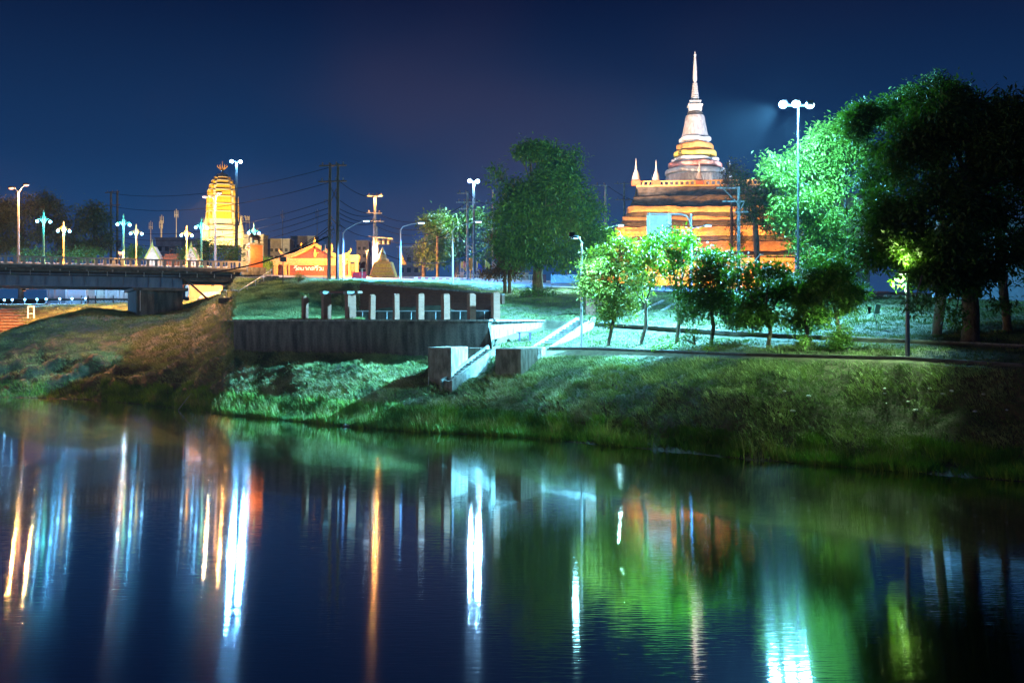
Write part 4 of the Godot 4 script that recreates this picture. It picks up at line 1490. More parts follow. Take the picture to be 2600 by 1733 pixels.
# ---------------------------------------------------------------- lamps
func ornate_lamp(metal: Material, trim: Material, tall: float) -> Node3D:
	var t := Node3D.new()
	var arm_y := tall - 1.15
	var mb := MB.new()
	mb.lathe(Vector3.ZERO, [[0.24, 0], [0.24, 0.25], [0.14, 0.4], [0.1, 0.9], [0.13, 1.0], [0.085, 1.1], [0.075, arm_y - 0.7], [0.13, arm_y - 0.62], [0.08, arm_y - 0.5], [0.1, arm_y - 0.2], [0.06, arm_y + 0.2]], 12)
	raw(t, "pole", mb, metal)
	mb = MB.new()
	mb.lathe(Vector3.ZERO, [[0.05, arm_y + 0.15], [0.16, arm_y - 0.05], [0.17, arm_y + 0.3], [0.1, arm_y + 0.55], [0.07, arm_y + 0.7], [0.09, tall - 0.25], [0.02, tall], [0, tall]], 10)
	raw(t, "finial", mb, trim)
	for s in [-1, 1]:
		mb = MB.new()
		mb.tube([Vector3(0, arm_y - 0.45, 0), Vector3(0.2 * s, arm_y - 0.05, 0), Vector3(0.42 * s, arm_y + 0.2, 0), Vector3(0.62 * s, arm_y + 0.18, 0), Vector3(0.67 * s, arm_y + 0.05, 0)], [0.05, 0.045, 0.04, 0.035, 0.03], 6)
		mb.tube([Vector3(0.24 * s, arm_y, 0), Vector3(0.3 * s, arm_y + 0.3, 0), Vector3(0.22 * s, arm_y + 0.5, 0)], [0.04, 0.03, 0.01], 6)
		raw(t, "arm", mb, trim)
		mb = MB.new()
		mb.ball(Vector3(0.67 * s, arm_y - 0.12, 0), Vector3.ONE * 0.17, Basis(), 12, 8)
		raw(t, "lamp_globe", mb, M.globe)
		omni(t, Vector3(0.67 * s, arm_y - 0.12, 0), Color(0.35, 0.75, 1.0), FL.globe, 0.16)
	return t

# a part of a thing that still stands at its own origin
func raw(t: Node3D, called: String, mb: MB, m: Material) -> MeshInstance3D:
	var o := MeshInstance3D.new()
	o.name = called
	o.mesh = mb.mesh()
	o.material_override = m
	t.add_child(o, true)
	return o

func make_bridge_lamps() -> void:
	var turn := atan2(-BU.z, BU.x)
	var near := [[110, "green ornamental lamp post on the near railing, leftmost"], [313, "green ornamental lamp post on the near railing, beside the low orange lamp"], [511, "green ornamental lamp post on the near railing, in front of the golden tower's left edge"], [644, "green ornamental lamp post rising behind the elephant statue"]]
	var a: Node3D
	for k in near.size():
		var kk: float = (near[k][0] - 1300.0) / F
		var o := BA + BW * (0.35 if k < 3 else 5.0)
		var s := (kk * -o.z - o.x) / (BU.x + kk * BU.z)
		var at := o + BU * s
		at.y = DECK
		if k == 0:
			a = ornate_lamp(M.ornate_green, M.ornate_green, 6.2)
			a.name = numbered("ornamental_lamp")
			add_child(a)
			tag(a, near[0][1], "street lamp", "ornamental lamps on the bridge")
			a.position = at
			a.rotation.y = turn
		else:
			copy(a, at, near[k][1], turn)
	var far := [[161, "gilded ornamental lamp post on the far railing, leftmost of the three"], [345, "gilded ornamental lamp post on the far railing, middle of the three"], [473, "gilded ornamental lamp post on the far railing, rightmost of the three"]]
	var g: Node3D
	for k in far.size():
		var kk: float = (far[k][0] - 1300.0) / F
		var o := BA + BW * 12.6
		var s := (kk * -o.z - o.x) / (BU.x + kk * BU.z)
		var at := o + BU * s
		at.y = DECK
		if k == 0:
			g = ornate_lamp(M.gold, M.gold, 6.2)
			g.name = numbered("gilded_lamp")
			add_child(g)
			tag(g, far[0][1], "street lamp", "ornamental lamps on the bridge")
			g.position = at
			g.rotation.y = turn
		else:
			copy(g, at, far[k][1], turn)
	# tall twin sodium lamps
	for q in [[46, 122.0, [[66, 467], [28, 475]], 485, "tall twin-armed orange street lamp at the left end of the bridge"], [546, 129.0, [[556, 488], [520, 497]], 502, "tall twin-armed orange street lamp in front of the golden tower"]]:
		var d: float = q[1]
		var base := px(q[0], 0, d)
		base.y = DECK
		var top := px(q[0], q[3], d)
		var t := thing("twin_street_lamp", q[4], "street lamp", base, "tall sodium street lamps")
		var mb := MB.new()
		mb.rod(base, top, 0.17, 0.09, 12)
		part(t, "pole", mb, M.lamp_pole)
		for l in q[2]:
			var tip := px(l[0], l[1], d)
			mb = MB.new()
			mb.tube([top - Vector3(0, 0.3, 0), top.lerp(tip, 0.35) + Vector3(0, 0.05, 0), tip], [0.07, 0.05, 0.05], 8)
			part(t, "arm", mb, M.galv)
			mb = MB.new()
			mb.ball(tip, Vector3(0.5, 0.12, 0.2))
			part(t, "lamp_head", mb, M.dark_metal)
			mb = MB.new()
			mb.ball(tip - Vector3(0, 0.14, -0.03), Vector3(0.34, 0.16, 0.16), Basis(), 10, 6)
			part(t, "lamp_bulb", mb, M.sodium)
			omni(t, tip - Vector3(0, 0.16, 0), Color(1, 0.68, 0.34), FL.sodium, 0.16)
			spot(t, tip - Vector3(0, 0.34, 0), tip - Vector3(0, 9, -1.5), Color(1, 0.68, 0.36), FL.sodium_down, 68, 0.16, 0.3)
	# low sodium lamps: bridge side, pillar, gate
	for q in [[305, 643, 115.2, 0.12, 1.4, "low orange lamp shining beside the bridge railing"], [628, 632, 119.6, 0.06, 1.0, "small orange lamp half behind the terracotta pillar"], [931, 638, 138.0, 1.9, 5.0, "bright orange lamp between the gate and the yellow shrine"], [953, 500, 139.4, 0.2, 1.0, "orange lamp among insulators at the head of the tall pole"]]:
		var p := px(q[0], q[1], q[2])
		var t := thing("sodium_lamp", q[5], "street lamp", p - Vector3(0, q[4], 0), "sodium lamps along the road")
		var mb := MB.new()
		mb.rod(p - Vector3(0, q[4], 0), p - Vector3(0, 0.15, 0), 0.05)
		part(t, "post", mb, M.dark_metal)
		mb = MB.new()
		mb.ball(p, Vector3(0.2, 0.17, 0.2), Basis(), 10, 6)
		part(t, "lamp_bulb", mb, M.sodium)
		mb = MB.new()
		mb.lathe(p, [[0.3, 0.12], [0.24, 0.2], [0.05, 0.28]], 12)
		part(t, "lamp_hood", mb, M.dark_metal)
		omni(t, p, Color(1, 0.7, 0.36), FL.sodium * q[3], 0.17)
	# sodium street lamps on the camera's own bank, left of the picture
	for q in [[-40.0, -22.0, "orange street lamp on the near bank, nearer the camera"], [-76.0, -48.0, "orange street lamp on the near bank, farther upstream"]]:
		var base := Vector3(q[0], 4.85, q[1])
		var t := thing("bank_street_lamp", q[2], "street lamp", base, "street lamps on the near bank")
		var mb := MB.new()
		var tip := base + Vector3(1.6, 8.2, -1.6)
		mb.rod(base, base + Vector3(0, 7.9, 0), 0.12, 0.08)
		mb.tube([base + Vector3(0, 7.8, 0), base + Vector3(0.6, 8.2, -0.6), tip], [0.07, 0.06, 0.05], 8)
		part(t, "pole", mb, M.galv)
		mb = MB.new()
		mb.ball(tip, Vector3(0.3, 0.14, 0.3), Basis(), 10, 6)
		part(t, "lamp_bulb", mb, M.sodium)
		omni(t, tip, Color(1, 0.82, 0.62), FL.near, 0.28)
	# promenade bollard lamps under the bridge
	var xs := [10, 30, 62, 93, 116, 151, 182, 216]
	for k in xs.size():
		var p := px(xs[k], 761 - k * 0.5, 146)
		var foot := Vector3(p.x, px(0, 774, 146).y, p.z)
		var t := thing("bollard_lamp", ["leftmost", "second", "third", "fourth", "fifth", "sixth", "seventh", "rightmost"][k] + " small white bollard lamp in the row under the bridge", "lamp", foot, "bollard lamps on the promenade")
		var mb := MB.new()
		mb.lathe(foot, [[0.14, 0], [0.1, 0.1], [0.08, 0.5], [0.11, 0.58]], 10)
		part(t, "post", mb, M.dark_metal)
		mb = MB.new()
		mb.ball(p, Vector3.ONE * 0.15, Basis(), 10, 6)
		part(t, "lamp_globe", mb, M.globe)
		omni(t, p, Color(0.45, 0.75, 1.0), FL.globe * 0.8, 0.14)
	var p2 := px(314, 734, 144)
	var t2 := thing("post_lamp", "white post lamp beside the bridge pier", "lamp", Vector3(p2.x, px(0, 772, 144).y, p2.z))
	var m2 := MB.new()
	m2.rod(Vector3(p2.x, px(0, 772, 144).y, p2.z), p2, 0.05)
	part(t2, "post", m2, M.dark_metal)
	m2 = MB.new()
	m2.ball(p2, Vector3.ONE * 0.16, Basis(), 10, 6)
	part(t2, "lamp_globe", m2, M.globe)
	omni(t2, p2, Color(0.7, 0.9, 1.0), FL.globe, 0.15)
	# sodium floods under the bridge end and on the stepped bank
	for q in [[540, 722, 131.5, 545, 750, 139, 1.0, "shaded lamp under the bridge end shining on the ochre wall"], [60, 765, 121.5, 90, 812, 133, 0.55, "shaded lamp hung below the bridge shining on the stepped bank"]]:
		var p := px(q[0], q[1], q[2])
		p.y = 10.5 if q[0] < 100 else 11.4
		var t := thing("flood_lamp", q[7], "lamp", p)
		var mb := MB.new()
		mb.box(p + Vector3(0, 0.12, 0.05), Vector3(0.4, 0.25, 0.2))
		mb.rod(p, Vector3(p.x, 12.4, p.z), 0.03)
		part(t, "housing", mb, M.dark_metal)
		mb = MB.new()
		mb.box(p + Vector3(0, 0.0, -0.06), Vector3(0.34, 0.05, 0.06))
		part(t, "lamp_glass", mb, M.sodium)
		spot(t, p + Vector3(0, -0.05, -0.12), px(q[3], q[4], q[5]), Color(1, 0.56, 0.24), FL.under * q[6], 75, 0.2)

func led_lamp(pole: Vector3, top_y: float, tip: Vector3, label: String, e: float, way: Vector3) -> void:
	var t := thing("arm_street_lamp", label, "street lamp", pole, "single-arm street lamps along the road")
	var top := Vector3(pole.x, top_y, pole.z)
	var mb := MB.new()
	mb.rod(pole, top, 0.11, 0.07, 10)
	part(t, "pole", mb, M.galv)
	mb = MB.new()
	mb.tube([top - Vector3(0, 0.1, 0), top + Vector3((tip.x - top.x) * 0.12, 0.3, 0), top.lerp(tip, 0.6) + Vector3(0, 0.16, 0), tip], [0.065, 0.055, 0.05, 0.04], 8)
	part(t, "arm", mb, M.galv)
	mb = MB.new()
	mb.ball(tip + Vector3(0.3, 0.08, 0), Vector3(0.5, 0.1, 0.2))
	part(t, "lamp_head", mb, M.galv)
	mb = MB.new()
	mb.box(tip + Vector3(0.35, -0.04, 0.02), Vector3(0.6, 0.07, 0.28))
	part(t, "lamp_panel", mb, M.led)
	spot(t, tip + Vector3(0.35, -0.14, 0), tip + way, Color(0.3, 0.62, 1.0) if way.z < 0 else Color(0.6, 0.9, 0.9), e, 60, 0.3)

func mast(called: String, label: String, base: Vector3, top: Vector3, lamps: Array, r: float, col: Color, e: float, aims: Array, angle: float, glass: Material, grp := "", shares := []) -> void:
	var t := thing(called, label, "light mast", base, grp)
	var mb := MB.new()
	mb.rod(base, top, r, r * 0.55, 14)
	part(t, "mast", mb, M.mast_paint)
	mb = MB.new()
	var lo: Vector3 = lamps[0]
	var hi: Vector3 = lamps[0]
	for l in lamps:
		lo = l if l.x < lo.x else lo
		hi = l if l.x > hi.x else hi
	mb.beam(lo + Vector3(-0.1, 0.0, -0.35), hi + Vector3(0.1, 0.0, -0.35), 0.12, 0.12)
	mb.beam((lo + hi) / 2.0 + Vector3(0, 0, -0.4), top, 0.12, 0.12)
	part(t, "crossbar", mb, M.dark_metal)
	for i in lamps.size():
		var l: Vector3 = lamps[i]
		var dir: Vector3 = (aims[i] - l).normalized()
		var b := Basis.looking_at(dir, Vector3.UP)
		mb = MB.new()
		mb.box(l + b * Vector3(0, 0, 0.16), Vector3(0.46, 0.4, 0.2), b)
		part(t, "lamp_housing", mb, M.dark_metal)
		mb = MB.new()
		mb.ball(l + b * Vector3(0, 0, -0.05), Vector3(0.33, 0.3, 0.26), b, 14, 8)
		part(t, "lamp_glass", mb, glass)
		spot(t, l + b * Vector3(0, 0, -0.4), aims[i], col, e * (shares[i] if shares else 1.0), angle, 0.45, 1.0)
		omni(t, l + b * Vector3(0, 0, -0.45), col, FL.halo, 0.4)

func make_masts() -> void:
	# right: three floodlights above the bright tree
	var g := ground_at(2027, 75.2)
	var ls := [px(1990, 264, 74.8), px(2022, 262, 74.8), px(2057, 265, 74.8)]
	mast("floodlight_mast", "tall mast with three blinding floodlights above the bright green tree", g, px(2027, 258, 75.2), ls, 0.11, Color(0.45, 0.83, 1.0), FL.mast, [ls[0] + Vector3(-0.81, -0.53, 0.21) * 20.0, ls[1] + Vector3(-0.25, -0.95, 0.2) * 20.0, ls[2] + Vector3(0.1, -0.5, -0.85) * 20.0], 45, M.mast_glow, "floodlight masts", [1.9, 0.8, 0.16])
	# left: beside the golden tower
	g = px(600, 690, 180)
	g.y = 10.6
	ls = [px(588, 409, 180), px(610, 410, 180)]
	mast("floodlight_mast", "tall mast with two floodlights beside the golden tower", g, px(600, 412, 180), ls, 0.35, Color(0.45, 0.75, 1.0), FL.mast_left, [px(430, 690, 140), px(760, 690, 140)], 50, M.mast_glow, "floodlight masts")
	# middle: behind the road
	g = px(1203, 705, 150)
	g.y = 10.6
	ls = [px(1193, 458, 150), px(1212, 459, 150)]
	mast("floodlight_mast", "tall mast with two floodlights over the middle of the road", g, px(1203, 461, 150), ls, 0.3, Color(0.55, 0.8, 1.0), FL.mast_mid, [px(1130, 715, 146), px(1290, 700, 140)], 46, M.mast_glow, "floodlight masts")
	# dark slender mast before the bright tree
	var p := ground_at(2147, 84)
	var t := thing("slender_mast", "slender dark mast with a short crossbar before the bright tree", "mast", p)
	var mb := MB.new()
	mb.rod(p, px(2147, 285, 84), 0.13, 0.07, 10)
	part(t, "mast", mb, M.dark_metal)
	mb = MB.new()
	mb.beam(px(2133, 285, 84), px(2149, 285, 84), 0.09, 0.09)
	part(t, "crossbar", mb, M.dark_metal)
	# two posts on the lower lawn
	p = ground_at(1477, 69.3)
	t = thing("lawn_lamp_post", "pale blue-lit steel post at the edge of the lawn beside the steps", "lamp post", p, "posts on the lower lawn")
	mb = MB.new()
	mb.rod(p, px(1477, 615, 69.3), 0.09, 0.07, 12)
	mb.tube([px(1477, 616, 69.3), px(1472, 606, 68), px(1462, 603, 65.6)], [0.06, 0.05, 0.04], 8)
	part(t, "post", mb, M.galv)
	var h0 := px(1462, 606, 65.6)
	mb = MB.new()
	mb.lathe(h0, [[0.34, 0.0], [0.3, 0.12], [0.08, 0.22], [0, 0.24]], 14)
	part(t, "lamp_head", mb, M.dark_metal)
	mb = MB.new()
	mb.ball(h0 + Vector3(0, 0.06, 0), Vector3(0.22, 0.05, 0.22), Basis(), 10, 6)
	part(t, "lamp_panel", mb, M.led)
	spot(t, h0 - Vector3(0, 0.06, 0), h0 + Vector3(0.3, -5, -0.6), Color(0.5, 0.86, 1.0), FL.steps, 67, 0.15, 0.3)
	omni(t, h0 - Vector3(0, 0.3, 0), Color(0.6, 0.95, 1.0), FL.steps * 0.01, 0.2)
	mb = MB.new()
	mb.box(h0 + Vector3(-0.25, 0.3, -0.2), Vector3(0.36, 0.3, 0.26))
	part(t, "tree_floodlight", mb, M.dark_metal)
	spot(t, h0 + Vector3(-0.3, 0.34, -0.4), px(1400, 520, 97), Color(0.86, 1.0, 0.72), FL.tree, 26, 0.15, 1.0)
	p = ground_at(2305, 52.1)
	t = thing("lawn_lamp_post", "dark steel lamp post on the right lawn, its head hidden in leaves", "lamp post", p, "posts on the lower lawn")
	mb = MB.new()
	mb.rod(p, px(2305, 700, 52.1), 0.13, 0.09, 14)
	part(t, "post", mb, M.post_paint)
	var h := px(2294, 697, 52.3)
	mb = MB.new()
	mb.ball(h + Vector3(0, 0.12, 0), Vector3(0.34, 0.1, 0.18))
	part(t, "lamp_head", mb, M.dark_metal)
	mb = MB.new()
	mb.ball(h + Vector3(0, 0.03, 0), Vector3(0.2, 0.06, 0.12), Basis(), 10, 6)
	part(t, "lamp_panel", mb, M.lawn_glow)
	spot(t, h - Vector3(0, 0.08, 0), h + Vector3(-1.6, -5, -1.5), Color(0.76, 1.0, 0.78), FL.lawn, 60, 0.15, 0.4)
	spot(t, h + Vector3(0, 0.3, 0), h + Vector3(0.8, 4, 1.0), Color(0.85, 1.0, 0.6), FL.lawn * 0.09, 70, 0.3, 1.0)

# ---------------------------------------------------------------- poles, wires, signs
func wire(a: Vector3, b: Vector3, sag: float, r: float, label: String) -> void:
	var pts := []
	var rr := []
	for i in 17:
		var f := i / 16.0
		pts.append(a.lerp(b, f) - Vector3(0, sag * 4.0 * f * (1.0 - f), 0))
		rr.append(r)
	var mb := MB.new()
	mb.tube(pts, rr, 5)
	single("overhead_wire", mb, M.cable, label, "wire", a, "overhead wires")

func crossarm(t: Node3D, a: Vector3, b: Vector3, n: int, m: Material) -> void:
	var mb := MB.new()
	mb.beam(a, b, 0.14, 0.14)
	var o := part(t, "crossarm", mb, m)
	var ins := MB.new()
	ins.lathe(Vector3.ZERO, [[0.04, 0.05], [0.1, 0.1], [0.06, 0.17], [0.1, 0.22], [0.06, 0.29], [0.08, 0.34], [0, 0.38]], 8)
	var im := ins.mesh()
	for i in n:
		piece(o, "insulator", im, M.ceramic, a.lerp(b, (i + 0.5) / n) + Vector3(0, 0.04, 0))

func make_poles() -> void:
	# near H-frame
	var d := 112.0
	var base := px(847, 708, d)
	base.y = ground_at(847, d).y - 0.2
	var t := thing("h_frame_pole", "tall dark twin-post power pole with two crossarms before the temple gate", "power pole", base, "twin-post power poles")
	for x in [[835, 838], [856, 858]]:
		var mb := MB.new()
		mb.rod(Vector3(px(x[0], 0, d).x, base.y, -d), px(x[1], 415, d), 0.21, 0.15, 10)
		part(t, "post", mb, M.pole_wood)
	crossarm(t, px(810, 421, d - 0.3), px(880, 419, d - 0.3), 4, M.pole_wood)
	crossarm(t, px(808, 461, d - 0.3), px(880, 459, d - 0.3), 4, M.pole_wood)
	var mb := MB.new()
	mb.beam(px(837, 468, d), px(857, 512, d), 0.08, 0.08)
	mb.beam(px(857, 472, d + 0.15), px(838, 516, d + 0.15), 0.08, 0.08)
	mb.beam(px(837, 545, d), px(856, 572, d), 0.08, 0.08)
	part(t, "cross_brace", mb, M.dark_metal)
	var rng := RandomNumberGenerator.new()
	rng.seed = 21
	for k in 9:
		mb = MB.new()
		var o := px([828, 836, 842, 858, 863, 832, 838, 822, 846][k], [513, 568, 578, 566, 580, 590, 600, 606, 586][k], d - 0.3)
		var ring := []
		var rr := []
		var r := [0.3, 0.34, 0.28, 0.3, 0.3, 0.26, 0.3, 0.22, 0.24][k] as float
		for i in 15:
			ring.append(o + Vector3(cos(TAU * i / 12.0) * r * 0.8, sin(TAU * i / 12.0) * r, rng.randf_range(-0.1, 0.1)))
			rr.append(0.03)
		mb.tube(ring, rr, 5)
		part(t, "cable_coil", mb, M.black)
	mb = MB.new()
	mb.bevel(px(821, 628, d - 0.4), Vector3(0.45, 0.75, 0.3), 0.05)
	part(t, "meter_box", mb, M.steel)
	mb = MB.new()
	for k in 4:
		mb.rod(px(826 + k * 3, 600, d - 0.35), Vector3(px(822 + k * 4, 0, d).x, base.y + 0.1, -d + 0.4), 0.03, -1, 5)
	part(t, "stay_cables", mb, M.black)
	# far H-frame
	d = 190
	base = px(288, 650, d)
	base.y = 10.4
	t = thing("h_frame_pole", "distant twin-post power pole among the trees left of the golden tower", "power pole", base, "twin-post power poles")
	for x in [281, 297]:
		mb = MB.new()
		mb.rod(Vector3(px(x, 0, d).x, base.y, -d), px(x, 486, d), 0.25, 0.2, 8)
		part(t, "post", mb, M.pole_wood)
	crossarm(t, px(266, 489, d - 0.3), px(303, 487, d - 0.3), 3, M.pole_wood)
	crossarm(t, px(262, 522, d - 0.3), px(305, 520, d - 0.3), 3, M.pole_wood)
	mb = MB.new()
	for x in [280, 300]:
		mb.lathe(px(x, 618, d - 0.5), [[0.45, -0.7], [0.5, 0], [0.45, 0.7], [0, 0.75]], 12)
	part(t, "transformer", mb, M.dark_metal)
	# transformer pole by the shrine
	d = 140
	base = px(950, 702, d)
	t = thing("transformer_pole", "sodium-lit concrete pole with crossarms and a transformer platform", "power pole", base)
	mb = MB.new()
	mb.tube([base, px(952, 500, d)], [0.3, 0.18], 10)
	mb.rod(px(958, 702, d), px(956, 575, d), 0.16)
	part(t, "pole", mb, M.concrete)
	crossarm(t, px(932, 497, d - 0.3), px(972, 497, d - 0.3), 4, M.concrete)
	crossarm(t, px(930, 540, d - 0.3), px(970, 541, d - 0.3), 3, M.concrete)
	crossarm(t, px(938, 560, d - 0.3), px(975, 562, d - 0.3), 2, M.concrete)
	mb = MB.new()
	mb.beam(px(936, 600, d - 0.4), px(998, 606, d - 0.4), 0.9, 0.14)
	mb.beam(px(955, 618, d - 0.4), px(996, 607, d - 0.4), 0.12, 0.12)
	part(t, "platform", mb, M.concrete)
	for x in [964, 975, 987]:
		mb = MB.new()
		mb.lathe(px(x, 614, d - 0.5), [[0.0, -0.35], [0.26, -0.34], [0.28, 0.2], [0.2, 0.34], [0, 0.36]], 12)
		part(t, "transformer", mb, M.dark_metal)
	# more poles along the road
	var more := [
		[1187, 486, 712, 128, 0.2, [[1160, 1190, 490, 2], [1158, 1214, 513, 4], [1165, 1212, 530, 3]], "concrete power pole with three crossarms in front of the middle trees"],
		[1202, 570, 712, 127, 0.14, [], "slim pale pole just right of the power pole with three crossarms"],
		[1252, 480, 640, 132, 0.2, [[1232, 1275, 514, 3]], "orange-lit power pole half hidden behind the large tree"],
		[1538, 470, 640, 132, 0.2, [[1508, 1542, 471, 2]], "orange-lit power pole with one-sided arm right of the large tree"],
		[1585, 467, 640, 190, 0.25, [[1560, 1610, 466, 3], [1562, 1604, 507, 3]], "distant dark power pole left of the great stupa"],
		[1876, 474, 700, 104, 0.22, [[1820, 1878, 477, 3], [1834, 1890, 511, 3], [1866, 1902, 538, 4]], "blue-lit power pole with three crossarms right of the great stupa"]]
	for q in more:
		d = q[3]
		base = px(q[0], q[2], d)
		base.y = minf(base.y, ground_at(q[0], minf(d, 139)).y - 0.1)
		t = thing("power_pole", q[6], "power pole", base, "power poles along the road")
		mb = MB.new()
		mb.rod(base, px(q[0], q[1], d), q[4], q[4] * 0.7, 10)
		part(t, "pole", mb, M.concrete)
		for c in q[5]:
			crossarm(t, px(c[0], c[2], d - 0.25), px(c[1], c[2], d - 0.25), c[3], M.concrete)
		if q[0] == 1876:
			mb = MB.new()
			mb.beam(px(1838, 480, d - 0.2), px(1873, 515, d - 0.2), 0.1, 0.1)
			mb.beam(px(1873, 545, d - 0.2), px(1890, 513, d - 0.2), 0.1, 0.1)
			part(t, "brace", mb, M.concrete)
	# wires
	var ys := [425, 463, 508, 527, 541, 556]
	for k in ys.size():
		wire(px(836, ys[k], 112), px(285, ys[k] + [66, 61, 76, 70, 68, 66][k], 190), 1.6 + 0.2 * k, 0.035, ["topmost", "second", "third", "fourth", "fifth", "lowest"][k] + " of the overhead wires running left from the twin-post pole")
	var zs := [[460, 500], [508, 541], [530, 545], [541, 560], [553, 565], [570, 600]]
	for k in zs.size():
		wire(px(862, zs[k][0], 112), px(951, zs[k][1], 140), 0.5, 0.035, ["topmost", "second", "third", "fourth", "fifth", "lowest"][k] + " of the wires from the twin-post pole to the sodium-lit pole")
	var rs := [[541, 513], [562, 530], [575, 545], [600, 560]]
	for k in rs.size():
		wire(px(957, rs[k][0], 140), px(1187, rs[k][1], 128), 1.9, 0.035, ["topmost", "second", "third", "lowest"][k] + " of the wires from the sodium-lit pole to the three-armed pole")
	wire(px(968, 641, 128), px(1300, 590, 110), 2.3, 0.05, "sagging black cable across the road to the large tree")
	wire(px(540, 691, 119), px(833, 600, 112), 0.6, 0.09, "thick black cable bundle rising from the bridge to the twin-post pole")
	wire(px(640, 672, 121), px(833, 585, 112), 0.5, 0.04, "thin cable just above the thick cable bundle")
	wire(px(700, 652, 130), px(834, 575, 112), 0.4, 0.035, "thin cable rising over the left roof edge of the gate")
	wire(px(1545, 473, 132), px(1822, 475, 104), 2.2, 0.03, "overhead wire crossing in front of the great stupa")
	wire(px(1190, 490, 128), px(1250, 514, 132), 0.6, 0.03, "short wire between the two poles left of the large tree")
	# street lamps with one arm
	for q in [[871, 590, 705, 922, 561, 112, "single-arm street lamp just right of the twin-post pole"], [1017, 582, 712, 1062, 566, 112, "single-arm street lamp standing right of the yellow shrine"], [1149, 584, 717, 1207, 563, 109, "single-arm street lamp left of the large dark tree"], [1511, 592, 742, 1568, 572, 106, "single-arm street lamp among leaves right of the large tree"], [1732, 592, 742, 1790, 573, 106, "single-arm street lamp beside the gantry post"]]:
		var foot := px(q[0], q[2], q[5])
		foot.y = ground_at(q[0], q[5]).y
		led_lamp(foot, px(0, q[1], q[5]).y, px(q[3], q[4], q[5]), q[6], FL.led, Vector3(0.6, -6, -2.0) if q[0] != 1511 else Vector3(-3.5, -5, 2.2))
	# gantry with the back of a road sign
	d = 107
	base = px(1755, 740, d)
	base.y = ground_at(1755, d).y
	t = thing("sign_gantry", "curved steel gantry carrying a blank pale road sign", "road sign", base)
	mb = MB.new()
	mb.rod(base, px(1755, 543, d), 0.17, 0.14, 12)
	part(t, "post", mb, M.galv)
	mb = MB.new()
	mb.tube([px(1754, 570, d), px(1750, 556, d), px(1742, 547, d), px(1730, 543, d), px(1643, 542, d)], [0.11, 0.11, 0.11, 0.1, 0.08], 10)
	part(t, "arm", mb, M.galv)
	for k in 3:
		mb = MB.new()
		var x0 := 1642.0 + k * 21.2
		mb.bevel(px(x0 + 10.5, 576.5, d - 0.2), Vector3(21.0 * d / F, 62 * d / F, 0.06), 0.01)
		part(t, "sign_panel", mb, M.sign_back)
	for x in [1650, 1698]:
		mb = MB.new()
		mb.beam(px(x, 540, d - 0.25), px(x, 606, d - 0.25), 0.08, 0.08, Vector3.FORWARD)
		part(t, "hanger", mb, M.galv)
	# small signs seen from behind
	t = thing("twin_board_sign", "two small dark sign boards on one post before the gate", "road sign", ground_at(718, 112))
	mb = MB.new()
	mb.rod(ground_at(718, 112), px(718, 650, 112), 0.05)
	part(t, "post", mb, M.dark_metal)
	for x in [714.5, 723]:
		mb = MB.new()
		mb.bevel(px(x, 658, 111.9), Vector3(0.34, 0.55, 0.03), 0.01)
		part(t, "board", mb, M.slate)
	t = thing("half_round_sign", "dark half-round sign board on a thin post by the brick wall", "road sign", ground_at(919, 101))
	mb = MB.new()
	mb.rod(ground_at(919, 101), px(919, 668, 101), 0.035)
	part(t, "post", mb, M.galv)
	mb = MB.new()
	mb.plate(px(921, 673, 100.9), [Vector2(-0.3, -0.3), Vector2(0.2, -0.3), Vector2(0.2, 0.32), Vector2(-0.05, 0.3), Vector2(-0.25, 0.1)], 0.03)
	part(t, "board", mb, M.maroon_dark)
	# leaning white arm above the small trees
	mb = MB.new()
	mb.tube([px(1898, 690, 90), px(1922, 655, 90), px(1931, 645, 90), px(1938, 647, 90)], [0.06, 0.05, 0.06, 0.04], 6)
	single("slim_pole", mb, M.white, "slim white leaning arm above the dark small trees", "pole", px(1898, 690, 90))

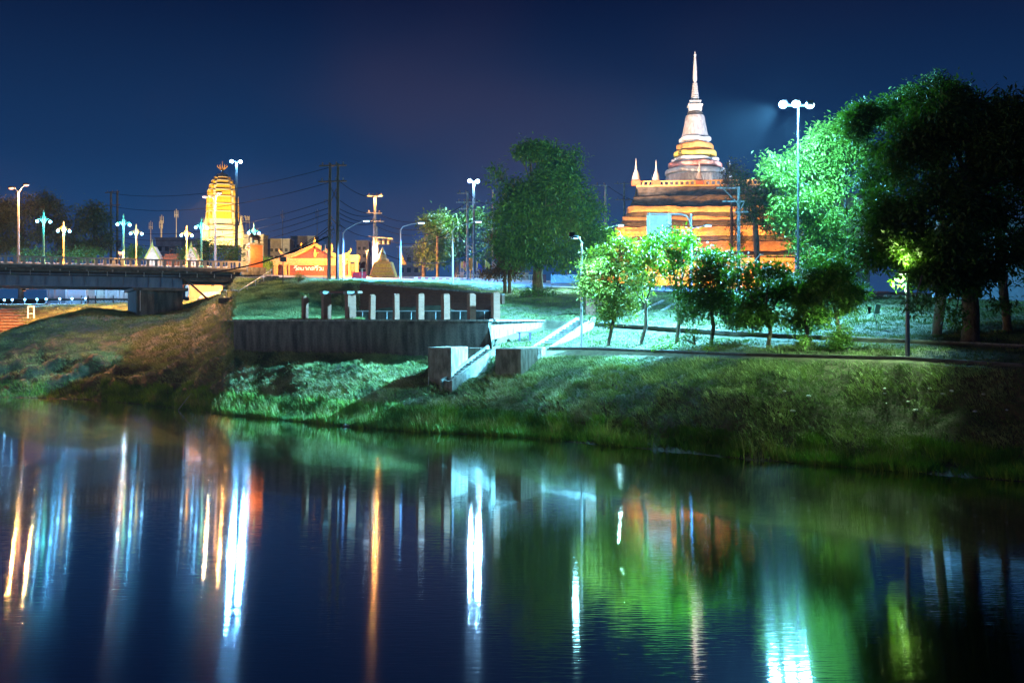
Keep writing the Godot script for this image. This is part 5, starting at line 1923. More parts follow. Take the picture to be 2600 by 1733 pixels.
func make_roadside() -> void:
	# barriers
	for k in 2:
		var p := px([904, 922][k], 702, 127)
		p.y = ground_at([904, 922][k], 127).y + 0.06
		var t := thing("road_barrier", ["wider red plastic road barrier beside the temple gate", "narrower red plastic road barrier under the orange lamp"][k], "barrier", p, "red road barriers")
		var w := [0.95, 0.75][k] as float
		var mb := MB.new()
		mb.plate(p, [Vector2(-w * 0.55, 0), Vector2(w * 0.55, 0), Vector2(w * 0.5, 0.3), Vector2(w * 0.46, 0.78), Vector2(-w * 0.46, 0.78), Vector2(-w * 0.5, 0.3)], 0.4)
		part(t, "body", mb, M.red)
		mb = MB.new()
		mb.box(p + Vector3(0, 0.5, 0.21), Vector3(w * 0.7, 0.1, 0.03))
		part(t, "groove", mb, M.red_dark)
	# painted kerb of red and white stones
	var t2 := thing("painted_kerb", "red and white painted kerb along the far side of the road", "kerb", px(1160, 713, 124))
	var st := MB.new()
	st.bevel(Vector3(0, 0, 0), Vector3(0.42, 0.34, 0.3), 0.03)
	var sm := st.mesh()
	for k in 24:
		var f := k / 23.0
		piece(t2, "kerb_stone", sm, M.red_dark if k % 2 else M.white, px(lerpf(1056, 1262, f), lerpf(707, 717, f), lerpf(126, 121.5, f)), Basis(Vector3.UP, 0.35))
	# temple fence with pillars
	t2 = thing("temple_fence", "low pale temple fence with square pillars behind the road", "fence", px(1230, 714, 133))
	for q in [[1173, 693, 0.5], [1192, 696, 0.4], [1224, 694, 0.5], [1256, 684, 0.85], [1297, 694, 0.6], [1337, 694, 0.5], [1365, 694, 0.5]]:
		var mb := MB.new()
		var p := px(q[0], 716, 133)
		var top: float = px(0, q[1], 133).y
		mb.bevel(Vector3(p.x, (p.y + top) / 2, p.z), Vector3(q[2], top - p.y, q[2]), 0.04)
		mb.box(Vector3(p.x, top + 0.06, p.z), Vector3(q[2] + 0.16, 0.12, q[2] + 0.16))
		part(t2, "pillar", mb, M.pink_wall)
	var bar := MB.new()
	bar.box(Vector3.ZERO, Vector3(0.1, 0.8, 0.1))
	var bm := bar.mesh()
	for k in 46:
		piece(t2, "fence_bar", bm, M.cream, px(1160 + k * 4.6, 706, 133))
	var mb3 := MB.new()
	mb3.beam(px(1160, 698, 133), px(1368, 698, 133), 0.14, 0.1)
	mb3.beam(px(1160, 714, 133), px(1368, 714, 133), 0.3, 0.3)
	part(t2, "rail", mb3, M.cream)
	# yellow flags and others
	var flags := [[1170, 663, "yellow", 0.0, "curled yellow flag nearest the single-arm lamp"], [1192, 660, "yellow", 0.7, "narrow yellow flag left of the pale poles"], [1210, 662, "yellow", 0.9, "narrow yellow flag between the pale poles and the wide flag"], [1232, 662, "yellow", 0.0, "wide yellow flag left of the dark tree"], [1213, 668, "blue", 0.2, "blue and red flag behind the narrow yellow flag"], [1249, 662, "red", 0.3, "red flag at the edge of the dark tree"], [1176, 662, "red", 0.4, "dark red flag beside the curled yellow flag"]]
	for f in flags:
		var p := px(f[0], 700, 129)
		var t := thing("flag", f[4], "flag", p, "flags on thin poles")
		var mb := MB.new()
		mb.rod(p, px(f[0], f[1] - 2, 129), 0.025, 0.02, 6)
		part(t, "pole", mb, M.white)
		mb = MB.new()
		var top := px(f[0], f[1], 129)
		var n := 8
		for i in n:
			for j in 5:
				var q := []
				for s in [[i, j], [i + 1, j], [i + 1, j + 1], [i, j + 1]]:
					var u: float = s[0] / float(n)
					var v: float = s[1] / 5.0
					var ww: float = 0.75 * (1.0 - f[3] * 0.6)
					q.append(top + Vector3(u * ww, -v * 0.85 - u * u * 0.65, sin(u * 6.0 + v * 1.5) * 0.1 * (0.3 + u)))
				mb.quado(q[0], q[1], q[2], q[3], q[0] - Vector3(0, 0, 9))
		part(t, "cloth", mb, M.yellow_cloth if f[2] == "yellow" else M.blue_cloth if f[2] == "blue" else M.red_cloth)
	var lan := MB.new()
	lan.lathe(px(1195, 672, 128.5), [[0.1, -0.75], [0.22, -0.6], [0.14, -0.4], [0.32, -0.15], [0.35, 0.5], [0.2, 0.85], [0, 0.9]], 12)
	lan.rod(px(1195, 716, 128.5), px(1195, 686, 128.5), 0.05)
	single("orange_lantern", lan, M.lantern, "orange cloth lantern on a post between two pale poles", "lantern", px(1195, 716, 128.5))
	# banner board
	t2 = thing("banner_board", "long pale blue banner board with white brush strokes by the road", "banner", px(1432, 727, 121))
	var mb4 := MB.new()
	mb4.bevel(px(1434, 711, 121), Vector3(70 * 121 / F, 29 * 121 / F, 0.08), 0.01)
	part(t2, "panel", mb4, M.banner)
	for s in [[1406, 703, 1412, 715], [1416, 699, 1426, 704], [1430, 698, 1438, 705], [1442, 699, 1450, 705], [1404, 716, 1412, 722], [1456, 700, 1464, 706]]:
		mb4 = MB.new()
		mb4.beam(px(s[0], s[1], 120.93), px(s[2], s[3], 120.93), 0.05, 0.07)
		part(t2, "brush_stroke", mb4, M.white)
	for x in [1400, 1468]:
		mb4 = MB.new()
		mb4.rod(px(x, 733, 121.1), px(x, 695, 121.1), 0.06)
		part(t2, "leg", mb4, M.galv)
	mb4 = MB.new()
	mb4.bevel(px(1372, 712, 122), Vector3(1.4, 1.5, 0.1), 0.02)
	single("notice_board", mb4, M.maroon_dark, "dark red notice board left of the pale banner", "board", px(1372, 727, 122))
	# small things on the lawns
	var q := on_bank(2228, 838)
	var tt := thing("lawn_sign", "small black and pale sign board on a thin bent stake", "sign", q)
	var mb5 := MB.new()
	mb5.tube([q, q + Vector3(-0.05, 0.5, 0), q + Vector3(-0.2, 1.0, 0)], [0.03, 0.025, 0.025], 6)
	part(tt, "stake", mb5, M.white)
	mb5 = MB.new()
	mb5.plate(q + Vector3(-0.38, 1.25, 0), [Vector2(-0.22, 0.22), Vector2(0.02, 0.22), Vector2(-0.06, -0.22), Vector2(-0.16, -0.22)], 0.04)
	part(tt, "dark_board", mb5, M.black)
	mb5 = MB.new()
	mb5.plate(q + Vector3(-0.08, 1.3, -0.02), [Vector2(-0.12, -0.3), Vector2(0.22, -0.28), Vector2(0.3, 0.28), Vector2(0.0, 0.34)], 0.04)
	part(tt, "pale_board", mb5, M.pale_green)
	q = px(1336, 864, 74.5)
	q.y = ground_at(1336, 74.5).y
	tt = thing("garden_bench", "small bench with a pale top on the slope beside the side wall", "bench", q)
	mb5 = MB.new()
	mb5.box(q + Vector3(0, 0.62, 0), Vector3(1.5, 0.07, 0.5))
	part(tt, "seat", mb5, M.violet)
	for x in [-0.5, 0.3]:
		mb5 = MB.new()
		mb5.box(q + Vector3(x, 0.27, 0), Vector3(0.14, 0.62, 0.4))
		part(tt, "leg", mb5, M.violet)
	# stake on the lit bank
	q = on_bank(1088, 977)
	mb5 = MB.new()
	mb5.rod(q, q + Vector3(0, 0.55, 0), 0.04, 0.03, 6)
	single("marker_stake", mb5, M.galv, "short stake in the pale grass below the lower steps", "stake", q)
	var rng := RandomNumberGenerator.new()
	rng.seed = 4
	for k in 14:
		var x := rng.randf_range(1950, 2560)
		var p := on_bank(x, rng.randf_range(985, 1060)) + Vector3(0, 0.12, 0)
		mb5 = MB.new()
		var r := rng.randf_range(0.05, 0.11)
		mb5.ball(p, Vector3(r * 1.6, r * 0.6, r), Basis(Vector3.UP, rng.randf() * 3), 6, 4)
		single("litter_scrap", mb5, M.white, "white scrap of litter lying on the dark lower bank", "litter", p, "scraps of litter on the bank")

# ---------------------------------------------------------------- houses
func make_buildings() -> void:
	# pale hall behind the bright tree
	var base := px(2136, 752, 97)
	base.y = ground_at(2136, 97).y - 0.2
	var t := thing("pale_hall", "tall pale hall with sheet walls behind the bright green tree", "building", base)
	var mb := MB.new()
	var top := px(0, 500, 97).y
	mb.box(Vector3(base.x, (base.y + top) / 2, base.z - 3), Vector3(5.6, top - base.y, 6))
	part(t, "wall", mb, M.sheet)
	var rib := MB.new()
	rib.box(Vector3.ZERO, Vector3(0.06, top - base.y - 0.1, 0.05))
	var rm := rib.mesh()
	for k in 18:
		piece(t, "sheet_rib", rm, M.sheet, Vector3(base.x - 2.7 + k * 0.315, (base.y + top) / 2, base.z + 0.02))
	mb = MB.new()
	mb.box(px(2178, 715, 96.9), Vector3(1.3, 2.6, 0.08))
	part(t, "sliding_door", mb, M.sheet_blue)
	for k in 2:
		mb = MB.new()
		mb.box(Vector3(base.x, top + 0.1 + k * 0.01, base.z - 3), Vector3(6.2 - k, 0.16 + k * 0.4, 6.6 - k))
		part(t, "roof_edge", mb, M.galv)
	t = thing("compound_wall", "low pale compound wall left of the tall hall", "wall", px(2000, 748, 101))
	mb = MB.new()
	var a := px(1930, 690, 102)
	var b := px(2066, 690, 100)
	wall_between(mb, a, b, 8.0, a.y, b.y, 0.25)
	part(t, "wall", mb, M.sheet)
	for x in [1935, 1968, 2001, 2034, 2063]:
		mb = MB.new()
		var p := px(x, 690, 101)
		mb.box(Vector3(p.x, (8.0 + p.y + 0.2) / 2, p.z + 0.25), Vector3(0.35, p.y + 0.2 - 8.0, 0.35))
		part(t, "pier", mb, M.sheet)
	# pale shed far right between the leaves
	base = px(2520, 755, 84)
	base.y = ground_at(2520, 84).y - 0.2
	t = thing("pale_shed", "bluish pale shed glimpsed between the leaves at the far right", "building", base)
	mb = MB.new()
	top = px(0, 585, 84).y
	mb.box(Vector3(base.x + 2, (base.y + top) / 2, base.z - 2), Vector3(11, top - base.y, 4))
	part(t, "wall", mb, M.sheet_blue)
	mb = MB.new()
	mb.hexa([Vector3(base.x - 4, top, base.z + 0.5), Vector3(base.x + 8, top, base.z + 0.5), Vector3(base.x + 8, top, base.z - 4.5), Vector3(base.x - 4, top, base.z - 4.5), Vector3(base.x - 4, top + 0.3, base.z + 0.5), Vector3(base.x + 8, top + 0.3, base.z + 0.5), Vector3(base.x + 8, top + 1.5, base.z - 4.5), Vector3(base.x - 4, top + 1.5, base.z - 4.5)])
	part(t, "roof", mb, M.galv)
	mb = MB.new()
	mb.box(px(2520, 690, 83.9), Vector3(1.6, 1.0, 0.06))
	part(t, "window", mb, M.dark_metal)
	# town behind the bridge
	var rng := RandomNumberGenerator.new()
	rng.seed = 31
	var town := [[395, 460, 606, 300, "low bluish town house behind the small elephant"], [612, 668, 597, 420, "pale distant block just right of the golden tower"], [670, 735, 608, 440, "wide low distant block above the gate's left roof edge"], [738, 800, 601, 460, "distant block behind the gable of the gate"], [905, 935, 612, 430, "small distant block behind the bright orange lamp"], [1010, 1075, 628, 300, "dim low house right of the yellow shrine"], [470, 512, 612, 330, "distant block left of the golden tower's foot"]]
	for q in town:
		var d: float = q[3]
		var p0 := px(q[0], q[2], d)
		var p1 := px(q[1], q[2], d)
		var c := Vector3((p0.x + p1.x) / 2, 10.2, -d)
		t = thing("town_block", q[4], "building", c, "distant town houses")
		mb = MB.new()
		mb.box(Vector3(c.x, (10.2 + p0.y) / 2, -d - 4), Vector3(p1.x - p0.x, p0.y - 10.2, 8))
		part(t, "wall", mb, M.town)
		mb = MB.new()
		mb.box(Vector3(c.x, p0.y + 0.2, -d - 4), Vector3(p1.x - p0.x + 0.8, 0.4, 8.8))
		part(t, "roof", mb, M.galv)
		var n := int((p1.x - p0.x) / 2.2)
		for k in n:
			for r in int((p0.y - 11.5) / 3.2):
				var win := MB.new()
				win.box(Vector3(p0.x + 1.2 + k * 2.15, 12.6 + r * 3.2, -d + 0.03), Vector3(1.2, 1.4, 0.1))
				part(t, "window", win, M.slate)
	# antennas and the rooftop letters
	for q in [[408, 590, 558, "thin aerial mast left of the gilded lamp"], [447, 570, 530, "thin aerial mast above the small elephant"], [410, 575, 545, "lattice aerial beside the thin one"], [717, 610, 533, "slender aerial mast between tower and gate"], [805, 612, 530, "double aerial mast left of the twin-post pole"], [382, 600, 560, "short aerial at the edge of the trees"]]:
		var p := px(q[0], q[1] + 20, 380)
		p.y = 10.3
		var mb6 := MB.new()
		mb6.rod(p, px(q[0], q[2], 380), 0.16, 0.08, 6)
		for k in 3:
			mb6.rod(px(q[0] - 4 + k * 4, q[2] + 22, 380), px(q[0] - 4 + k * 4, q[2] + 4, 380), 0.09, -1, 5)
		mb6.beam(px(q[0] - 5, q[2] + 16, 380), px(q[0] + 5, q[2] + 16, 380), 0.15, 0.15)
		single("aerial_mast", mb6, M.galv, q[3], "aerial", p, "aerial masts of the town")
	t = thing("rooftop_sign", "pale rooftop letters right of the golden tower", "sign", px(617, 575, 418))
	var strokes := [[[[0, .7], [.2, 1], [.6, 1], [.7, .6], [.7, 0]]], [[[0, .9], [.4, 1], [.6, .85], [.3, .6], [.6, .5], [.6, 0]]], [[[0, .9], [.4, 1], [.6, .85], [.3, .6], [.6, .5], [.6, 0]]], [[[0, 0], [0, .8], [.3, 1], [.5, .7], [.5, 0], [.8, .2], [.8, 1]]]]
	for k in 4:
		var l := MB.new()
		for s in strokes[k]:
			var pts := []
			var rr := []
			for e in s:
				pts.append(px(605 + k * 7.2 + e[0] * 7.0, 560 - e[1] * 12.0, 418))
				rr.append(0.17)
			l.tube(pts, rr, 5)
		part(t, "letter", l, M.white)
	var fr := MB.new()
	fr.beam(px(602, 563, 418.3), px(634, 563, 418.3), 0.2, 0.2)
	for k in 4:
		fr.rod(px(606 + k * 9, 598, 418.3), px(606 + k * 9, 547, 418.3), 0.1, -1, 5)
	part(t, "frame", fr, M.galv)
	# little pavilions with pointed gables beyond the bridge
	for q in [[392, 612, 664, 16, "small pavilion gable with pale green trim left of the orange plinth"], [490, 614, 664, 14, "small pavilion gable with pale green trim right of the orange plinth"]]:
		var d := 148.0
		var p := px(q[0], q[2], d)
		p.y = 10.4
		t = thing("pavilion_gable", q[4], "pavilion", p, "small pavilion gables")
		var h: float = px(0, q[1] + 14, d).y
		mb = MB.new()
		var hw: float = q[3] * d / F
		mb.plate(Vector3(p.x, 0, -d), [Vector2(-hw, p.y), Vector2(hw, p.y), Vector2(hw, px(0, 655, d).y), Vector2(0.0, h), Vector2(-hw, px(0, 655, d).y)], 2.0)
		part(t, "wall", mb, M.cream)
		for s in [-1, 1]:
			mb = MB.new()
			mb.beam(Vector3(p.x, h + 0.15, -d + 1.05), Vector3(p.x + s * hw * 1.15, px(0, 657, d).y, -d + 1.05), 0.16, 0.22)
			part(t, "barge_board", mb, M.lime)
		mb = MB.new()
		mb.lathe(Vector3(p.x, h, -d + 1.0), [[0.12, 0], [0.14, 0.3], [0.05, 0.6], [0, 1.1]], 8)
		part(t, "finial", mb, M.lime)
# ---------------------------------------------------------------- plants
func one_leaf(mb: MB, p: Vector3, rng: RandomNumberGenerator, size: float, colours: Array, out := Vector3.UP) -> void:
	var d := Vector3(rng.randf_range(-1, 1), rng.randf_range(-0.9, 0.6), rng.randf_range(-1, 1)) + out * 0.5
	d = d.normalized()
	var up := Vector3(rng.randf_range(-0.7, 0.7), 1.0, rng.randf_range(-0.7, 0.7)).normalized()
	var side := d.cross(up).normalized()
	var nn := side.cross(d)
	var l := size * rng.randf_range(0.6, 1.25)
	var w := l * rng.randf_range(0.28, 0.42)
	var k: Vector3 = colours[0].lerp(colours[1], rng.randf()) * rng.randf_range(0.8, 1.2)
	mb.col = Color(k.x, k.y, k.z)
	var tip := p + d * l - nn * l * 0.12
	var m := p + d * l * 0.45 + nn * l * 0.05
	var a := m + side * w * 0.5 - nn * w * 0.1
	var b := m - side * w * 0.5 - nn * w * 0.1
	mb.tri(p, a, tip)
	mb.tri(p, tip, b)

# lobes: [centre, radii]; leaves stand in clumps near the surface of each lobe
func leaves(mb: MB, lobes: Array, n: int, size: float, colours: Array, rng: RandomNumberGenerator, clump := 0.0, shell := 0.45) -> void:
	var w := []
	var total := 0.0
	for l in lobes:
		total += pow(l[1].x * l[1].y * l[1].z, 0.6)
		w.append(total)
	if clump <= 0.0:
		clump = size * 2.2
	var per := 14
	for i in n / per:
		var r := rng.randf() * total
		var k := 0
		while k < w.size() - 1 and w[k] < r:
			k += 1
		var l: Array = lobes[k]
		var dir := Vector3(rng.randfn(), rng.randfn(), rng.randfn()).normalized()
		var c: Vector3 = l[0] + dir * l[1] * pow(rng.randf(), shell) * rng.randf_range(0.85, 1.12)
		var tone: Vector3 = colours[0].lerp(colours[1], clampf(rng.randfn(0.5, 0.3), 0, 1))
		var pal := [tone * 0.75, tone * 1.25]
		for j in per:
			var p := c + Vector3(rng.randfn(), rng.randfn() * 0.7, rng.randfn()) * clump * 0.5
			one_leaf(mb, p, rng, size, pal, dir)

# trunk: points with radii; every lobe gets a limb from the trunk's upper part
func tree(called: String, label: String, group: String, trunk: Array, radii: Array, lobes_px: Array, n: int, size: float, colours: Array, seed_: int, bark: Material = null, leaf: Material = null, limb := 0.35, shell := 0.45) -> Node3D:
	var rng := RandomNumberGenerator.new()
	rng.seed = seed_
	var t := thing(called, label, "tree", trunk[0], group)
	var lobes := []
	var clumps := []
	for l in lobes_px:
		var lo := [px(l[0], l[1], l[2]), Vector3(l[3], l[4], l[3] * 0.9) * l[2] / F]
		lobes.append(lo)
		# a lobe is a cluster of uneven smaller ones
		for k in 7:
			var dir := Vector3(rng.randfn(), rng.randfn(), rng.randfn()).normalized()
			clumps.append([lo[0] + dir * lo[1] * rng.randf_range(0.45, 0.85), lo[1] * rng.randf_range(0.28, 0.5)])
	var mb := MB.new()
	var tp := []
	var tr := []
	for i in trunk.size():
		tp.append(trunk[i])
		tr.append(radii[i])
	# flare at the foot
	tp[0] = tp[0] - Vector3(0, 0.3, 0)
	tp.insert(1, trunk[0].lerp(trunk[1], 0.12) + Vector3(0, 0.05, 0))
	tr.insert(1, radii[0] * 0.78)
	mb.tube(tp, tr, 12)
	var head: Vector3 = trunk[trunk.size() - 1]
	var hr: float = radii[radii.size() - 1]
	for l in lobes:
		var from: Vector3 = trunk[trunk.size() - 2].lerp(head, rng.randf_range(0.45, 1.0))
		var to: Vector3 = l[0]
		var mid := from.lerp(to, 0.5) + Vector3(rng.randf_range(-.3, .3), rng.randf_range(-0.4, 0.1), rng.randf_range(-.3, .3)) * from.distance_to(to) * 0.25
		var r0 := maxf(hr * 0.7, 0.03)
		mb.tube([from, mid, to], [r0, r0 * 0.6, r0 * 0.3], 7)
		for k in 4:
			var e: Vector3 = to + Vector3(rng.randfn(), rng.randfn() * 0.8 + 0.2, rng.randfn()).normalized() * l[1] * 0.85
			var s := mid.lerp(to, rng.randf_range(0.3, 1.0))
			mb.tube([s, s.lerp(e, 0.5) + Vector3(0, rng.randf_range(-.1, .1), 0), e], [r0 * limb, r0 * limb * 0.6, r0 * 0.08], 5)
	part(t, "trunk", mb, bark if bark else M.bark)
	mb = MB.new()
	leaves(mb, clumps, n, size, colours, rng, 0.0, shell)
	part(t, "crown", mb, leaf if leaf else M.leaf)
	return t

func bush(label: String, lobes_px: Array, n: int, size: float, colours: Array, seed_: int, category := "bush") -> void:
	var rng := RandomNumberGenerator.new()
	rng.seed = seed_
	var lobes := []
	for l in lobes_px:
		lobes.append([px(l[0], l[1], l[2]), Vector3(l[3], l[4], l[3] * 0.8) * l[2] / F])
	var base: Vector3 = lobes[0][0] - Vector3(0, lobes[0][1].y, 0)
	var t := thing("bush", label, category, base, "bushes")
	var mb := MB.new()
	for k in 5:
		var e: Vector3 = lobes[k % lobes.size()][0] + Vector3(rng.randf_range(-.4, .4), 0, 0)
		mb.tube([base - Vector3(0, 0.15, 0), base.lerp(e, 0.5), e], [0.05, 0.035, 0.015], 5)
	part(t, "stem", mb, M.bark)
	mb = MB.new()
	leaves(mb, lobes, n, size, colours, rng)
	part(t, "foliage", mb, M.leaf)

func make_trees() -> void:
	var green := [Vector3(0.035, 0.085, 0.015), Vector3(0.11, 0.2, 0.03)]
	var fresh := [Vector3(0.06, 0.15, 0.02), Vector3(0.2, 0.32, 0.05)]
	var dark := [Vector3(0.03, 0.075, 0.015), Vector3(0.09, 0.16, 0.03)]
	var olive := [Vector3(0.05, 0.05, 0.015), Vector3(0.14, 0.12, 0.03)]
	var autumn := [Vector3(0.07, 0.16, 0.02), Vector3(0.3, 0.27, 0.05)]
	var rust := [Vector3(0.07, 0.025, 0.01), Vector3(0.16, 0.06, 0.02)]
	# large tree left of the stupa
	var g := ground_at(1366, 97)
	tree("broadleaf_tree", "large dense green tree standing in the middle beside the road", "trees along the road", [g, px(1365, 700, 97), px(1368, 640, 97), px(1380, 560, 97)], [0.75, 0.48, 0.42, 0.3],
		[[1400, 400, 97, 75, 52], [1352, 470, 97, 88, 78], [1440, 480, 97, 88, 80], [1330, 570, 96, 80, 70], [1420, 585, 96, 105, 78], [1488, 545, 98, 58, 70], [1290, 625, 97, 45, 48], [1360, 655, 95, 80, 38], [1470, 640, 96, 60, 48], [1270, 445, 99, 22, 26], [1300, 500, 98, 40, 40], [1345, 385, 98, 36, 30], [1390, 520, 94.5, 90, 70]], 40000, 0.46, [Vector3(0.025, 0.07, 0.01), Vector3(0.1, 0.19, 0.025)], 101, null, null, 0.35, 0.35)
	var g2 := ground_at(1283, 99)
	tree("slender_tree", "slender twin-trunk tree with rusty leaves left of the large tree", "trees along the road", [g2, px(1281, 690, 99), px(1279, 640, 99)], [0.26, 0.2, 0.15],
		[[1285, 655, 99, 35, 40], [1258, 610, 99, 26, 22], [1300, 690, 98, 45, 22], [1245, 690, 99, 30, 14]], 3200, 0.36, rust, 102)
	tree("slender_tree", "second thin trunk close beside the rusty-leaved tree", "trees along the road", [ground_at(1294, 98.4), px(1294, 690, 98.4), px(1294, 650, 98.4)], [0.24, 0.19, 0.14], [[1300, 640, 98.5, 30, 38]], 1000, 0.36, rust, 103)
	# trees behind the road
	tree("broadleaf_tree", "dim tree behind the road right of the yellow shrine", "trees behind the road", [px(1075, 705, 148), px(1076, 650, 148), px(1078, 600, 148)], [0.4, 0.28, 0.2],
		[[1090, 575, 150, 48, 32], [1070, 640, 147, 32, 40], [1120, 560, 151, 40, 26]], 5200, 0.55, [Vector3(0.05, 0.085, 0.015), Vector3(0.13, 0.18, 0.03)], 104)
	tree("broadleaf_tree", "dark tree behind the poles left of the large tree", "trees behind the road", [px(1160, 705, 152), px(1160, 640, 152), px(1160, 590, 152)], [0.45, 0.32, 0.22],
		[[1150, 580, 152, 60, 40], [1210, 590, 153, 55, 45], [1140, 640, 153, 60, 40], [1225, 650, 152, 45, 45], [1180, 550, 154, 50, 24]], 7500, 0.55, dark, 105)
	tree("broadleaf_tree", "dim trunk and crown between the two single-arm lamps", "trees behind the road", [px(1111, 705, 146), px(1110, 640, 146), px(1110, 600, 146)], [0.3, 0.22, 0.16], [[1115, 600, 147, 40, 30], [1105, 650, 147, 32, 26]], 2400, 0.5, dark, 106)
	# orange-lit wood left of the bridge
	var left := [[52, 168, "brown-lit tree behind the leftmost bridge lamp", [[40, 560, 168, 60, 62], [85, 520, 170, 55, 45], [20, 620, 166, 60, 40], [80, 610, 166, 45, 40]]], [150, 172, "broad brown-lit tree in the middle of the wood beyond the bridge", [[140, 530, 172, 55, 48], [185, 560, 172, 55, 48], [130, 600, 170, 52, 50], [185, 620, 168, 50, 35]]], [238, 176, "olive tree at the right edge of the wood beyond the bridge", [[235, 565, 176, 42, 42], [255, 610, 174, 38, 42], [215, 630, 172, 45, 32]]], [-40, 165, "brown-lit tree at the left edge of the picture beyond the bridge", [[-20, 540, 165, 60, 60], [-30, 610, 165, 60, 50]]]]
	for k in left.size():
		var q: Array = left[k]
		var b := px(q[0], 660, q[1])
		b.y = 10.2
		tree("wood_tree", q[2], "trees beyond the bridge", [b, px(q[0], 630, q[1]), px(q[0] + 5, 560, q[1])], [0.55, 0.4, 0.25], q[3], 6500, 0.6, olive, 110 + k)
	for q in [[340, 640, 150, 22, 16, "dark round bush right of the low orange lamp"], [478, 650, 148, 22, 22, "dark round bush between orange plinth and golden tower"], [535, 628, 152, 40, 28, "flowering bush at the foot of the golden tower"], [585, 645, 150, 34, 24, "bush left of the elephant pillar"], [668, 668, 140, 16, 12, "bright yellow-green bush right of the elephant pillar"], [215, 645, 150, 60, 14, "low hedge-like bush behind the railing"], [100, 645, 150, 70, 14, "low bush behind the leftmost lamps"]]:
		bush(q[5], [[q[0], q[1], q[2], q[3], q[4]]], 1400, 0.4, green if q[0] < 600 else fresh, int(q[0]))
	bush("small dark bush on the slope before the temple gate", [[757, 702, 113, 9, 9], [768, 706, 113, 12, 5]], 500, 0.22, green, 61)
	# palm-like crown at the left foot of the stupa
	bush("pale green lit palm-like crown at the left foot of the stupa", [[1535, 600, 101, 26, 26], [1520, 625, 101, 30, 22]], 2200, 0.5, fresh, 62, "palm")
	for q in [[1673, 611, "little leafy shoot before the blank road sign"], [1712, 578, "leafy shoot just right of the blank road sign"], [1745, 612, "leafy shoot below the gantry arm"]]:
		bush(q[2], [[q[0], q[1], 90, 9, 11], [q[0] + 8, q[1] + 10, 90, 7, 8]], 220, 0.3, fresh, int(q[0]), "shoot")
	# behind the stupa, right
	tree("broadleaf_tree", "dark tree with orange-lit twigs right of the great stupa", "trees behind the road", [px(1925, 700, 132), px(1920, 600, 132), px(1915, 520, 132)], [0.5, 0.4, 0.25],
		[[1920, 470, 133, 60, 60], [1965, 500, 132, 55, 70], [1905, 545, 131, 50, 40], [1975, 570, 130, 46, 40]], 7000, 0.5, dark, 120)
	tree("broadleaf_tree", "thin orange-lit tree at the right corner of the stupa platform", "trees behind the road", [px(1858, 690, 149), px(1858, 560, 149), px(1858, 470, 149)], [0.3, 0.22, 0.14], [[1862, 430, 149, 16, 22], [1850, 460, 149, 22, 14], [1868, 580, 149, 18, 18], [1872, 610, 149, 24, 16]], 1700, 0.5, olive, 121)
	# bright tree under the mast
	g = ground_at(2098, 84.5)
	tree("bright_tree", "bright green floodlit tree before the pale hall", "trees right of the stupa", [g, px(2100, 660, 84.5), px(2092, 560, 84.5), px(2090, 470, 84.5)], [0.42, 0.32, 0.26, 0.18],
		[[2110, 335, 84.5, 62, 58], [2045, 400, 83.5, 72, 62], [1985, 450, 82.5, 50, 48], [2130, 440, 84.5, 70, 70], [2050, 500, 82.5, 80, 60], [2000, 560, 82.5, 40, 40], [2110, 560, 83.5, 80, 60], [2070, 630, 82.5, 66, 52], [2170, 380, 85.5, 40, 62], [2140, 650, 82.5, 50, 50], [1960, 410, 82.5, 22, 22]], 30000, 0.4, [Vector3(0.07, 0.16, 0.02), Vector3(0.22, 0.34, 0.05)], 130, M.pale_bark, null, 0.35, 0.6)
	tree("side_tree", "young tree with light leaves right of the bright tree's trunk", "trees right of the stupa", [ground_at(2150, 80), px(2150, 700, 80), px(2152, 600, 80)], [0.22, 0.17, 0.1], [[2150, 560, 80, 40, 60], [2165, 650, 80, 36, 44], [2135, 700, 80, 32, 34]], 2600, 0.34, fresh, 131)
	# the great dark tree at the right
	g = ground_at(2465, 55.2)
	tree("great_dark_tree", "huge dark tree filling the right edge, its trunk on the lawn", "trees on the right lawn", [g, px(2466, 800, 55.2), px(2462, 720, 55.2), px(2455, 560, 55.5), px(2450, 420, 56)], [0.62, 0.46, 0.42, 0.36, 0.22],
		[[2440, 330, 57, 150, 95], [2330, 400, 57, 100, 110], [2540, 340, 56, 130, 110], [2480, 250, 58, 90, 55], [2420, 500, 55, 130, 100], [2560, 500, 56, 110, 110], [2310, 560, 54, 85, 80], [2390, 640, 53, 110, 60], [2500, 640, 54, 90, 70], [2250, 560, 54, 60, 60], [2225, 640, 54.5, 50, 50], [2300, 650, 53.6, 70, 45], [2385, 690, 53, 80, 36], [2440, 730, 53, 50, 22], [2265, 615, 53.4, 66, 26], [2360, 650, 52.0, 50, 30], [2640, 420, 56, 110, 200], [2620, 640, 55, 80, 90], [2340, 700, 52.5, 60, 30], [2480, 710, 54, 70, 34], [2380, 250, 59, 80, 50]], 76000, 0.36, dark, 140)
	for q in [[2322, 770, 49.2, 22, 14, "dark hanging spray of leaves in front of the lamp post"], [2372, 762, 51.5, 26, 18, "dark hanging spray of leaves left of the great trunk"], [2425, 800, 52.5, 16, 12, "lowest small spray of dark leaves beside the great trunk"], [2540, 775, 52, 30, 18, "dark hanging spray of leaves right of the great trunk"]]:
		var rng := RandomNumberGenerator.new()
		rng.seed = int(q[0])
		var mb := MB.new()
		leaves(mb, [[px(q[0], q[1], q[2]), Vector3(q[3], q[4], q[3]) * q[2] / F]], 260, 0.3, dark, rng)
		var top := px(q[0] + 20, 700, q[2] + 0.6)
		var t := thing("hanging_branch", q[5], "branch", px(q[0], q[1], q[2]), "hanging branches of the dark tree")
		part(t, "leaf_spray", mb, M.leaf).set_meta("kind", "stuff")
		mb = MB.new()
